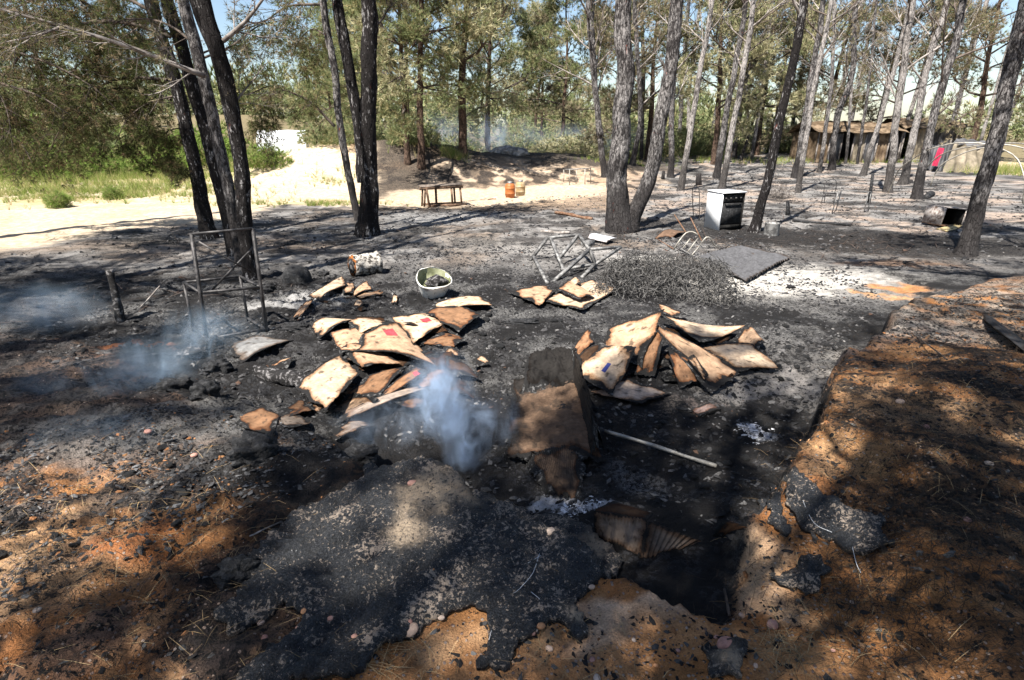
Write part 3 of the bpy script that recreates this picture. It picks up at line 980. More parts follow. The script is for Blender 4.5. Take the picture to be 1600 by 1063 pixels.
def finish_branches(root, br, tips, needle, k=2, nn=12, L=.10, w=.0042, rad=.04, seed=1, twig='twig_dark', spread=.55, up=.1):
    rg = np.random.default_rng(seed)
    loc = root.location[:]
    br.build('branches', M[twig], root, loc)
    cr = Acc(); cp, cd = cluster(tips, k, rad, rg, up); tufts(cr, cp, cd, nn, L, w, spread, rg)
    cr.build('crown', M[needle], root, loc)


rg0 = np.random.default_rng(77)
# branches of the hindmost trunk reaching left and hanging down
br = Acc(); tips = []
Yc = clump[0][0].location.y
for pxs, Ys, r, tw, tl in [
    ([(267, 58), (203, 37), (142, 36), (61, 61), (0, 125), (-60, 200)], (Yc, Yc - .6), .035, 30, .75),
    ([(261, 125), (196, 122), (146, 142), (102, 190), (70, 250)], (Yc, Yc + .5), .028, 24, .7),
    ([(267, 156), (220, 139), (162, 142), (120, 165)], (Yc, Yc + 1.0), .028, 18, .6),
    ([(250, 60), (190, 70), (130, 95), (85, 150), (60, 215)], (Yc, Yc + .8), .024, 24, .7),
    ([(275, 150), (235, 160), (200, 185), (180, 225)], (Yc, Yc - .5), .02, 18, .5),
    ([(240, 20), (180, -10), (110, -20), (30, 10), (-40, 50)], (Yc, Yc), .03, 26, .7),
    ([(285, 200), (262, 205), (245, 225), (235, 250)], (Yc, Yc), .012, 10, .35),
    ([(300, 270), (285, 262), (272, 258)], (Yc, Yc - .2), .016, 8, .25)]:
    limb(br, tips, pxs, Ys, r, rg0, tw, tl, -.13)
finish_branches(clump[0][0], br, tips, 'needle_dark', 3, 10, .10, .0045, .05, 5)
# bare pale branch of the foremost trunk, running far to the left
br = Acc(); tips = []
Yd = clump[3][0].location.y
limb(br, tips, [(318, 118), (301, 112), (203, 74), (98, 41), (0, 15), (-60, 0)], (Yd, Yd - .9), .036, rg0, 14, .55, -.02)
limb(br, tips, [(98, 41), (60, 55), (0, 68)], (Yd - .6, Yd - .6), .018, rg0, 6, .4, -.02)
limb(br, tips, [(349, 64), (383, 34), (410, 0), (430, -30)], (Yd, Yd), .03, rg0, 8, .6, .02)
limb(br, tips, [(360, 175), (375, 150), (400, 120), (420, 95)], (Yd, Yd + .5), .014, rg0, 8, .5, .0)
finish_branches(clump[3][0], br, tips, 'needle_brown', 1, 7, .08, .004, .03, 6, 'twig_dead')
# second and third trunks: short stubs and high foliage
for ci, s_ in ((1, 8), (2, 9)):
    br = Acc(); tips = []; Yk = clump[ci][0].location.y
    x0 = (285, 305)[ci - 1]
    limb(br, tips, [(x0, 70), (x0 - 40, 40), (x0 - 90, 30), (x0 - 140, 60)], (Yk, Yk + .5), .02, rg0, 14, .55, -.1)
    limb(br, tips, [(x0 + 15, 90), (x0 + 60, 70), (x0 + 100, 40), (x0 + 150, 30)], (Yk, Yk + 1.0), .018, rg0, 6, .5, -.08)
    finish_branches(clump[ci][0], br, tips, 'needle_dark', 2, 7, .10, .0042, .05, s_)

# ---- trees standing in the middle ground
t2, i2, _ = placed_pine('thick charred pine with two stems just left of the wooden bench', [([(575, 368), (577, 250), (576, 120), (574, 0)], 38, 20), ([(569, 285), (553, 150), (538, 60), (527, 0)], 20, 15)],
                        'bark_black', 'twig_dark', 310, n=22, step=.09, bare=9, bare_len=1.5, bare_from=.42, up=.4, needle='needle_brown', tips_needles=2)
t2b, _, _ = placed_pine('thin leaning brown pine stem beside the two-stemmed charred pine', [([(560, 345), (541, 250), (529, 180), (522, 110), (505, 0)], 14, 10)], 'bark_mid', 'twig_dark', 311, n=14, step=.1)
br = Acc(); tips = []; Yk = t2b.location.y
limb(br, tips, [(523, 198), (484, 159), (447, 142), (420, 135), (385, 150)], (Yk, Yk - .5), .03, rg0, 20, .75, -.2)
limb(br, tips, [(507, 7), (450, 10), (413, 34), (370, 50)], (Yk, Yk - .5), .026, rg0, 18, .7, -.16)
limb(br, tips, [(514, 60), (490, 45), (470, 60), (455, 90)], (Yk, Yk + .5), .016, rg0, 12, .6, -.12)
limb(br, tips, [(430, 138), (412, 170), (400, 210)], (Yk - .4, Yk - .4), .012, rg0, 14, .6, -.25)
finish_branches(t2b, br, tips, 'needle_dark', 2, 7, .12, .005, .06, 12)
t3, _, _ = placed_pine('big forked charred pine in the middle of the camp', [([(968, 362), (963, 310), (971, 200), (976, 100), (975, 0)], 44, 21), ([(985, 345), (1012, 285), (1030, 200), (1046, 100), (1060, 0)], 28, 18)],
                       'bark_mid', 'twig_dark', 320, n=22, step=.09, bare=8, bare_len=1.6, bare_from=.55, up=.6)
r1, _, _ = placed_pine('slender dark curved pine standing right beside the white cooker', [([(1178, 362), (1188, 322), (1205, 265), (1222, 170), (1240, 90), (1256, 0)], 19, 11)],
                       'bark_black', 'twig_dead', 330, n=16, step=.1, bare=10, bare_len=1.8, bare_from=.4)
r2, _, _ = placed_pine('grey scorched pine leaning at the right edge by the open metal box', [([(1508, 398), (1530, 320), (1552, 220), (1577, 110), (1600, 20)], 30, 19)],
                       'bark_mid', 'twig_dead', 331, n=20, step=.09, bare=9, bare_len=1.5, bare_from=.5)
MID = [
    ('pale thin pine, first slanting trunk to the right of the forked pine', [(1063, 298), (1085, 169), (1102, 68), (1113, 0)], 20, 11, 'bark_pale'),
    ('dark-footed grey pine behind the cooker, left of a twin pair', [(1119, 278), (1140, 152), (1158, 50), (1166, 0)], 21, 12, 'bark_mid'),
    ('pale grey pine behind the cooker, right of a twin pair', [(1128, 295), (1151, 169), (1168, 68), (1179, 0)], 20, 12, 'bark_pale'),
    ('slim dark far pine between the forked pine and its pale neighbour', [(1060, 226), (1067, 118), (1076, 10)], 13, 9, 'bark_mid'),
    ('dark straight pine just behind the wire tangle at mid right', [(1243, 279), (1263, 152), (1277, 68), (1287, 0)], 22, 12, 'bark_mid'),
    ('long pale slanting pine in front of the dark straight one', [(1246, 301), (1270, 152), (1290, 50), (1299, 0)], 17, 10, 'bark_pale'),
    ('thin silvery pine in front of the shack at its left end', [(1280, 269), (1294, 176), (1301, 100), (1305, 0)], 12, 8, 'bark_pale'),
    ('crooked grey pine that bends right before the shack doorway', [(1299, 266), (1310, 176), (1331, 118), (1336, 0)], 19, 12, 'bark_mid'),
    ('very thin white pole-like pine before the brown shack wall', [(1322, 256), (1331, 128), (1337, 20)], 9, 6, 'bark_pale'),
    ('very thin dark pole-like pine before the brown shack wall', [(1339, 256), (1358, 128), (1368, 20)], 9, 6, 'bark_mid'),
    ('strongly slanting grey pine in front of the shack', [(1348, 274), (1378, 176), (1399, 101), (1417, 30)], 16, 10, 'bark_pale'),
    ('sturdy grey pine where the bent pole frame meets the ground', [(1387, 301), (1399, 203), (1412, 101), (1427, 0)], 22, 14, 'bark_pale'),
    ('mottled grey pine in the middle of three at the bent pole frame', [(1409, 288), (1426, 220), (1449, 108), (1477, 12)], 22, 13, 'bark_pale'),
    ('stout dark-footed pine, last of three at the bent pole frame', [(1432, 311), (1454, 203), (1473, 135), (1493, 68), (1505, 0)], 26, 16, 'bark_mid'),
    ('dark straight trunk close behind the right stem of the forked pine', [(1048, 277), (1050, 180), (1053, 80), (1056, 0)], 18, 13, 'bark_mid'),
    ('twin-stemmed grey pine to the left of the forked pine', [(945, 277), (934, 180), (926, 100), (919, 0)], 19, 13, 'bark_mid'),
    ('thin curved pine seen between the stems of the forked pine', [(988, 258), (1000, 190), (997, 100), (992, 20)], 16, 10, 'bark_mid'),
    ('slim trunk right of the dark one behind the forked pine', [(1059, 240), (1066, 150), (1072, 60)], 12, 9, 'bark_mid'),
    ('slanting grey pine half hidden behind the last shack', [(1476, 235), (1497, 160), (1515, 90), (1530, 10)], 12, 9, 'bark_mid'),
    ('dark thin snag leaning right in front of the dark tarp shelter', [(1157, 252), (1180, 180), (1198, 130)], 9, 6, 'bark_black'),
    ('dark thin upright pine in front of the dark tarp shelter', [(1166, 235), (1170, 150), (1174, 60)], 8, 6, 'bark_black'),
]
for k, (lab, pxs, w0, w1, bark) in enumerate(MID):
    w0 = w0 * .68; w1 = w1 * .58
    st = [(pxs, w0, w1)]
    if 'twin-stemmed' in lab: st.append(([(938, 215), (930, 130), (925, 40)], 10, 7))
    placed_pine(lab, st, bark, 'twig_dead' if k % 4 != 1 else 'twig_dark', 400 + k, group='scorched bare pines', n=10, step=.2, bare=11 if w0 > 7 else 7,
                bare_len=2.2 if w0 > 7 else 1.4, bare_from=.26 if k > 5 else .4, up=.8, extra=3.5,
                needle='needle_brown' if k in (1, 4, 7, 9, 15, 16) else None, tips_needles=1)

rgt = np.random.default_rng(63)
for k in range(16):
    bx = 1000 + k * 37 + rgt.uniform(-12, 12); by = rgt.uniform(226, 252); ln = (bx - 800) / 9.5 + rgt.normal(0, 12)
    ww = rgt.uniform(6, 9)
    placed_pine(('slim pale grey' if k % 3 else 'slim dark grey') + ' bare pine in the thicket ' + ('between the forked pine and the black shelter' if bx < 1190 else 'in front of or behind the long shack' if bx < 1400 else 'around the collapsed tent at right'), [([(bx, by), (bx + ln * .5 + rgt.normal(0, 3), by * .5), (bx + ln, 0)], ww, ww * .7)], 'bark_pale' if k % 3 else 'bark_mid', 'twig_dead', 600 + k, group='slim bare pines in the thicket', n=7, step=.35, bare=9, bare_len=1.8, bare_from=.3, up=.8, extra=3.0)

# ---- the wood behind: pines with full crowns
WOOD = [
    (2, G(723, 240), 0.4, .92, 'large spreading pine with golden scorched crown on the burnt slope', 'needle_gold'),
    (0, G(659, 262), 2.0, .85, 'straight brown pine at the foot of the burnt slope behind the bench', 'needle_gold'),
    (1, G(637, 256), 4.0, .80, 'leaning pine with green crown beside the straight brown one on the slope', 'needle_green'),
    (0, G(760, 224), 1.0, .95, 'dark-trunked pine just behind the large spreading one', 'needle_brown'),
    (1, G(835, 233), 5.1, 1.0, 'upright dark pine on the rise behind the gas bottles', 'needle_gold'),
    (3, G(846, 232), 3.3, 1.0, 'slim pine close beside the upright dark one on the rise', 'needle_brown'),
    (1, G(890, 219), .6, .95, 'dark pine among hoops at the back of the rise', 'needle_brown'),
    (3, G(812, 219), 2.6, .75, 'thin pine behind the dark burnt box at the back', 'needle_green'),
    (3, (-6.6, 27.5, 0), 1.2, .62, 'low bright green pine at the right end of the sand mound', 'needle_green'),
    (3, (-9.2, 31, 0), .2, .70, 'bushy green pine behind the white tank', 'needle_green'),
    (0, (-5.5, 32, 0), 3.0, .95, 'tall green pine behind the burnt slope', 'needle_green'),
    (2, (-1.5, 37, 0), 1.6, .95, 'broad pine with olive crown far behind the rise', 'needle_green'),
    (1, (3.2, 38, 0), .3, .95, 'far green pine left of the forked pine', 'needle_green'),
    (2, (7.5, 33, 0), 2.2, .90, 'golden pine right of the forked pine far back', 'needle_gold'),
    (0, (10.5, 31, 0), 4.4, .9, 'golden crowned pine behind the twin pair near the cooker', 'needle_gold'),
    (1, (13.0, 35, 0), 3.6, 1.0, 'pale gold pine behind the dark tarp shelter', 'needle_gold'),
    (2, (15.5, 38, 0), 5.0, .95, 'large dull gold pine between the two shelters', 'needle_gold'),
    (0, (19.0, 37, 0), 1.9, 1.0, 'brown scorched pine rising behind the shack roof', 'needle_brown'),
    (1, (22.0, 35, 0), .9, 1.0, 'brown-olive pine over the right end of the shack', 'needle_brown'),
    (2, (24.5, 32, 0), 2.9, .9, 'dark olive pine over the last shack roof', 'needle_brown'),
    (3, (28.0, 29, 0), 4.2, .9, 'green pine beyond the bent pole frame at right', 'needle_green'),
    (0, (31.0, 27, 0), 5.6, .95, 'green pine at the right edge beyond the bank', 'needle_green'),
    (2, (-12, 44, 0), 2.4, .85, 'wide green pine far behind the white tank', 'needle_green'),
    (0, (-21, 35, 0), 4.6, .75, 'dark green pine beyond the shrubs at far left', 'needle_green'),
    (1, (-25, 33, 0), .9, 1.0, 'green pine at the far left beyond the weeds', 'needle_green'),
    (2, (-32, 38, 0), 2.9, 1.1, 'broad green pine farthest left behind the field', 'needle_green'),
    (3, (5.2, 29.5, 0), 1.4, .85, 'thin brown pine behind the forked pine', 'needle_brown'),
    (3, (17.5, 40.5, 0), 3.9, 1.05, 'scorched young pine close behind the shack', 'needle_brown'),
]
for (vi, p, rz, sc, lab, nd) in WOOD:
    p = np.array(p, float); p[2] = gz(p[0], p[1])
    pine(vi, p, rz, sc, lab, nd, 'bark_brown', 'pines of the wood behind the camp')

# ---- pines that stand just outside the picture and shade the foreground
SHADE = [(5, (-7.4, 5.0), 2.7, 1.0, 'pine just outside the left edge shading the ground before the clump', 'needle_dark'),
         (4, (4.0, -3.4), 3.2, 1.1, 'hindmost pine to the right behind the viewer', 'needle_dark'),
         (5, (-4.0, -4.2), 4.4, 1.1, 'hindmost pine to the left behind the viewer', 'needle_dark'),
         (4, (8.0, 0.6), 5.5, 1.0, 'pine far right beside the viewer above the bank', 'needle_dark'),
         (4, (-2.1, -2.4), 0.3, 1.0, 'pine behind the viewer shading the middle of the foreground', 'needle_dark'),
         (5, (1.7, -2.2), 2.1, 1.0, 'pine behind the viewer shading the hollow', 'needle_dark'),
         (4, (5.2, -0.8), 4.0, 1.0, 'pine to the right behind the viewer shading the orange bank', 'needle_dark'),
         (5, (-8.0, -1.2), 5.2, .95, 'pine to the left behind the viewer shading the near left bank', 'needle_dark'),
         (4, (-9.0, 3.2), 1.1, 1.0, 'pine left of the picture shading the ground by the frame stand', 'needle_dark'),
         (5, (6.9, 5.4), 3.0, 1.05, 'pine right of the picture shading the ground before the open metal box', 'needle_dark')]
for (vi, p, rz, sc, lab, nd) in SHADE:
    pine(vi, (p[0], p[1], gz(*p)), rz, sc, lab, nd, 'bark_brown', 'pines around the viewer')

# pine standing left outside the frame whose hanging branches come into the picture
rootL = thing('pine_tree', 'pine at the left edge whose drooping branches hang over the weeds', 'tree', (-10.6, 10.4, gz(-10.6, 10.4)))
tr = Acc(); br = Acc(); tips = []
stem(tr, [(-10.6, 10.4, -.3), (-10.5, 10.4, 3), (-10.3, 10.5, 6), (-10.2, 10.4, 10)], .2, .06, .3, 12, 5)
tr.build('trunk', M['bark_brown'], rootL, rootL.location[:])
for pxs, Ys, r, tw, tl in [
    ([(-60, 60), (20, 80), (90, 105), (150, 140), (180, 170)], (10.4, 10.6), .03, 28, .8),
    ([(-60, 110), (0, 130), (60, 150), (110, 180)], (10.4, 9.8), .03, 22, .7),
    ([(-60, 180), (-10, 195), (30, 220), (50, 255)], (10.4, 10.2), .025, 18, .6),
    ([(-60, 10), (40, 20), (120, 45), (200, 80), (240, 110)], (10.4, 11.2), .03, 28, .8),
    ([(-60, -40), (60, -30), (160, 20), (250, 80)], (10.4, 11.5), .03, 32, .9),
    ([(-60, 90), (-20, 120), (10, 170), (20, 235)], (10.4, 9.6), .02, 24, .7)]:
    limb(br, tips, pxs, Ys, r, rg0, tw, tl, -.12)
finish_branches(rootL, br, tips, 'needle_dark', 2, 5, .11, .0048, .07, 21)

# ---- shrubs beyond the sand at left
def shrub_acc(seed, w, h, n, L=.20, wd=.016):
    rg = np.random.default_rng(seed); a = Acc()
    u = rg.random(n) ** .5; az = rg.random(n) * 6.283; r = u * w * (1 + .25 * np.cos(az * 3 + seed))
    z = h * rg.random(n) * np.sqrt(np.clip(1 - (u * .92) ** 2, 0, 1)) * (.75 + .5 * rg.random(n))
    P = np.stack([r * np.cos(az), r * np.sin(az), z], 1)
    D = np.stack([np.cos(az) * u, np.sin(az) * u, .6 + 0 * u], 1)
    tufts(a, P, D, 8, L, wd, .6, rg)
    st_ = Acc()
    for i in range(9):
        aa = rg.random() * 6.28
        st_.tube([(0, 0, -.05), (.25 * w * math.cos(aa), .25 * w * math.sin(aa), h * .35), (.6 * w * math.cos(aa), .6 * w * math.sin(aa), h * .75)], [.02, .014, .006], 4)
    return a, st_


SHV = [shrub_acc(1, 1.1, 1.1, 900), shrub_acc(2, 1.5, .9, 1100), shrub_acc(3, .5, .9, 350, .22, .012)]
_sc = {}


def shrub(vi, p, sc, rz, lab, mat='shrub', group='shrubs beyond the sand'):
    p = (p[0], p[1], gz(p[0], p[1]))
    if vi not in _sc:
        root = thing('shrub', lab, 'shrub', p, group)
        f = SHV[vi][0].build('foliage', M[mat], root); s_ = SHV[vi][1].build('stems', M['twig_dark'], root)
        f.material_slots[0].link = 'OBJECT'; f.material_slots[0].material = M[mat]
        _sc[vi] = root
    else:
        root = copy_tree(_sc[vi]); root.name = 'shrub'; tag(root, lab, 'shrub', group)
        for ch in root.children:
            if ch.name.startswith('foliage'): ch.material_slots[0].material = M[mat]
    root.location = Vector([float(k) for k in p]); root.scale = (sc, sc, sc); root.rotation_euler = (0, 0, rz)
    return root


for i, (vi, p, sc, lab, m_) in enumerate([
    (2, G(92, 325), .5, 'small upright tuft-like shrub on the sand at far left', 'shrub'),
    (2, G(178, 312), .45, 'low rounded tuft shrub on the sand left of the clump', 'shrub'),
    (1, G(60, 278), 1.1, 'wide dark-based shrub at the left edge of the sand', 'shrub'),
    (0, G(140, 274), 1.0, 'bright green shrub behind the sand under hanging branches', 'shrub'),
    (1, G(215, 274), 1.2, 'broad fresh green shrub left of the leaning clump', 'shrub'),
    (0, G(255, 262), 1.2, 'tall green shrub directly behind the leaning clump', 'shrub'),
    (1, G(20, 262), 1.5, 'big green shrub farthest left', 'shrub'),
    (0, G(110, 252), 1.2, 'light green shrub in the second row at left', 'shrub'),
    (1, G(200, 246), 1.6, 'pale green shrub in the second row behind the clump', 'shrub'),
    (0, G(300, 250), 1.3, 'green shrub seen between the leaning trunks', 'shrub'),
    (0, G(415, 262), .7, 'small shrub in front of the white tank', 'shrub'),
    (1, (-7.0, 24.6), .9, 'bushy green shrub at the right shoulder of the sand mound', 'needle_green'),
    (1, (-11.6, 27.5), 1.0, 'green shrub left of the white tank', 'shrub'),
    (1, (25.5, 26.5), 1.0, 'green weeds bush below the white tunnel at right', 'shrub'),
    (1, (-3.5, 33), 1.3, 'low olive bush at the back left of the burnt cabinet', 'needle_green'),
    (0, (.6, 34.5), 1.5, 'olive bush far behind the burnt cabinet', 'needle_green'),
    (1, (3.2, 33), 1.2, 'low bush behind the hoops at the back', 'needle_gold'),
    (0, (6.5, 36), 1.7, 'dull bush behind the forked pine far back', 'needle_green'),
    (1, (10.5, 37), 1.7, 'dull green bush behind the twin pair of pines', 'needle_green'),
    (0, (14.2, 40), 1.8, 'olive bush behind the black tarp shelter', 'needle_gold'),
    (1, (20, 41), 2.0, 'green bush behind the long shack', 'needle_green'),
    (0, (25, 38), 2.0, 'green bush behind the smaller shack', 'needle_green'),
    (1, (-8, 36), 1.9, 'broad green bush behind the burnt slope', 'needle_green'),
    (0, G(640, 226), .9, 'young green bush on top of the burnt slope', 'needle_green'),
    (1, (-20, 27), 1.8, 'wide olive shrub on the far left slope', 'needle_green'),
    (1, (-26, 30), 2.0, 'pale green shrub mass on the far left slope', 'shrub'),
    (0, (-15, 30), 1.7, 'tall green shrub in the gap left of the tank', 'shrub')]):
    shrub(vi, p, sc, i * 1.3, lab, m_)

# grass: uncountable
def grass_patch(name, label, spots, seed, L=.16, w=.006, n=7):
    rg = np.random.default_rng(seed); a = Acc()
    for (cx, cy, rx, ry, cnt, l_) in spots:
        u = rg.normal(0, .5, (cnt, 2)); x = cx + u[:, 0] * rx; y = cy + u[:, 1] * ry
        keep = fbm(x * .9, y * .9, 3, 99) > -.12
        x = x[keep]; y = y[keep]
        P = np.stack([x, y, H(x, y) - .01], 1); D = np.tile((0, 0, 1.0), (len(x), 1))
        tufts(a, P, D, n, l_, w, .45, rg)
    o = a.build(name, M['grass']); return tag(o, label, 'grass', None, 'stuff')


g1 = G(60, 305); g2 = G(470, 318); g3 = G(210, 300); g4 = G(560, 268); g5 = G(1330, 252); g6 = G(700, 240)
grass_patch('grass', 'thin weedy grass on the pale sand and between the trees', [
    (g1[0], g1[1], 5, 2.2, 1500, .22), (g3[0], g3[1], 4, 2.0, 1200, .2), (g2[0], g2[1], 2.2, .5, 420, .15), (-16, 23, 7, 4, 2600, .4),
    (-6.3, 21.0, .9, 1.0, 120, .2), (g5[0], g5[1], 4, 1.5, 500, .22), (25, 27, 4, 2, 1200, .5), (g6[0], g6[1], .8, .6, 250, .3), (5.2, 27.5, 2.0, .5, 160, .25), (14, 33, 8, 2, 600, .3), (-24, 26, 8, 5, 2000, .5)], 5)

# the far wood that closes the view
rgf = np.random.default_rng(50); fa = Acc()
NF = 420
fx = rgf.uniform(-110, 110, NF); fy = rgf.uniform(56, 84, NF)
for i in range(NF):
    if 26 < fx[i] < 56 and fy[i] < 90: continue
    hz = gz(fx[i], fy[i]); hh = rgf.uniform(3.5, 6.5)
    n_ = 50; u = rgf.normal(0, 1, (n_, 3)); u /= np.linalg.norm(u, axis=1)[:, None]
    P = np.array((fx[i], fy[i], hz + hh * .45)) + u * np.array((2.8, 2.8, hh * .5)) * (rgf.random((n_, 1)) ** .4)
    tufts(fa, P, u + np.array((0, 0, .4)), 9, .8, .07, .55, rgf)
o = fa.build('forest', M['needle_green'])
tag(o, 'distant pine wood closing the view', 'forest', None, 'stuff')

# ------------------------------------------------------------------ cardboard
KRAFT = np.array((.34, .225, .145)); PALEK = np.array((.41, .31, .22)); BROWNK = np.array((.17, .092, .05)); GREYK = np.array((.27, .215, .175))


def sheet_points(corners, nu, nv, curl, seed, rag=.05, twist=0.0, corr=0.0, corrn=0, lay=True, world=False):
    Pc = [np.array(c, float) if world else G(*c) for c in corners]
    u = np.linspace(0, 1, nu)[:, None]; v = np.linspace(0, 1, nv)[None, :]
    eu = np.minimum(u, 1 - u) + 0 * v; ev = np.minimum(v, 1 - v) + 0 * u
    nu_ = fbm(u * 3 + seed * 3.7 + 0 * v, v * 3 + 0 * u + seed, 4, seed); nv_ = fbm(u * 3 + seed + 9 + 0 * v, v * 3 + 0 * u - seed, 4, seed + 1)
    # ragged burnt outline: pull the border in and out
    U = u + 0 * v + rag * (nu_ * 1.2 + .45 * fbm(u * 11 + seed + 0 * v, v * 11 + 0 * u, 3, seed + 2)) * sstep(.3, 0, eu) ; Vv = v + 0 * u + rag * (nv_ * 1.2 + .45 * fbm(u * 11 + 5 + 0 * v, v * 11 + 0 * u + seed, 3, seed + 3)) * sstep(.3, 0, ev)
    cut = .035 * sstep(.35, 0, np.minimum(np.hypot(U, Vv), np.hypot(1 - U, 1 - Vv)))      # rounded corners
    U = U + cut * np.sign(.5 - U) * .6; Vv = Vv + cut * np.sign(.5 - Vv) * .6
    P = ((1 - U) * (1 - Vv))[..., None] * Pc[0] + (U * (1 - Vv))[..., None] * Pc[1] + (U * Vv)[..., None] * Pc[2] + ((1 - U) * Vv)[..., None] * Pc[3]
    n = nrm(np.cross(Pc[1] - Pc[0], Pc[3] - Pc[0]) + np.cross(Pc[2] - Pc[1], Pc[0] - Pc[1]) * -1)
    if n[2] < 0: n = -n
    size = .5 * (np.linalg.norm(Pc[1] - Pc[0]) + np.linalg.norm(Pc[2] - Pc[1]))
    dg = U + .35 * ((seed % 5) - 2) * .5 * Vv
    bul = curl * 1.6 * size * (1 - (2 * U - 1) ** 2) + .5 * curl * size * np.sin(dg * 5 + seed) + .02 * size * fbm(U * 2 + seed, Vv * 2, 4, seed + 5) + twist * size * (U - .5) * (Vv - .5)
    if corr: bul = bul + corr * np.sin(U * corrn * 2 * math.pi)
    P = P + n * bul[..., None]
    if lay:
        z = Hd(P[..., 0].ravel(), P[..., 1].ravel()).reshape(P.shape[:2]) + .006
        P[..., 2] = np.maximum(P[..., 2], z)
    return P, n, U, Vv, size


def cardboard(label, corners, tone=KRAFT, curl=.06, seed=1, burn=.5, mark=None, rag=.05, thick=.005, name='cardboard_sheet', corr=0, corrn=0, nu=42, nv=32, twist=0.0, world=False, scorch=1.0, spot=.34, crumple=0.0, topchar=0.0, group='scattered cardboard sheets', cat='cardboard', mat='card', lay=True):
    P, n, U, Vv, size = sheet_points(corners, nu, nv, curl, seed, rag, twist, corr, corrn, lay, world)
    if crumple: P = P + n * (crumple * size * fbm(U * 4 + seed, Vv * 4, 5, seed + 41, .6))[..., None]
    e = np.minimum(np.minimum(U, 1 - U), np.minimum(Vv, 1 - Vv)) * 2
    nz = fbm(U * 3.3 + seed * 1.7, Vv * 3.3 + seed, 4, seed + 9)
    big = fbm(U * 1.3 + seed * 2.1, Vv * 1.3, 2, seed + 19)
    col = tone[None, None, :] * (1 + .12 * nz[..., None])
    em = e * .5 * size                                    # metres from the border
    hf = fbm(U * 9 + seed, Vv * 9, 3, seed + 23)
    al = np.clip(.5 + (em + .05 * nz * (.4 + burn) + .16 * big * burn - (.006 + .045 * burn)) * 7.0, 0, 1)
    spots = sstep(spot, spot + .1, fbm(U * 7 + seed * 5.3, Vv * 7, 3, seed + 29)) * .8
    col = col * (1 - spots[..., None]) + np.array((.05, .035, .025)) * spots[..., None]
    if topchar:
        tc_ = np.maximum(sstep(topchar, topchar + .35, U + .5 * nz), sstep(.22, .0, Vv + .4 * nz)) * .95
        col = col * (1 - tc_[..., None]) + np.array((.013, .0125, .0125)) * tc_[..., None]
    m, k = P.shape[:2]
    top = P.reshape(-1, 3); bot = top - n * thick
    Q = grid_q(m, k); N = m * k
    ring = np.concatenate([np.arange(k), np.arange(1, m) * k + k - 1, (m - 1) * k + np.arange(k - 2, -1, -1), np.arange(m - 2, 0, -1) * k])
    r2 = np.roll(ring, -1)
    nr = len(ring); ia = np.arange(nr); ib = np.roll(ia, -1)
    sk = np.stack([2 * N + ia, 2 * N + ib, 2 * N + nr + ib, 2 * N + nr + ia], 1)
    acc = Acc(); c = col.reshape(-1, 3); a4 = al.reshape(-1, 1)
    acc.add(np.concatenate([top, bot, top[ring], bot[ring]]), Q=np.concatenate([Q, Q[:, ::-1] + N, sk]), col=np.concatenate([np.clip(np.concatenate([c, c * .8, c[ring] * .6, c[ring] * .6]), .006, 1), np.concatenate([a4, a4, a4[ring], a4[ring]])], 1))
    loc = top.mean(0)
    o = acc.build(name, M[mat], None, loc)
    tag(o, label, cat, group)
    if mark:
        u0, u1, v0, v1, mc = mark
        a = Acc(); uu = np.linspace(u0, u1, 5); vv = np.linspace(v0, v1, 4); pts = []
        for s_ in uu:
            for t_ in vv:
                fi = s_ * (m - 1); fj = t_ * (k - 1); i = min(int(fi), m - 2); j = min(int(fj), k - 2); x = fi - i; y = fj - j
                pts.append((1 - x) * (1 - y) * P[i, j] + x * (1 - y) * P[i + 1, j] + x * y * P[i + 1, j + 1] + (1 - x) * y * P[i, j + 1] + n * .0025)
        a.add(pts, Q=grid_q(5, 4), col=mc)
        a.build('printed_mark', M['card'], o, loc)
    return o


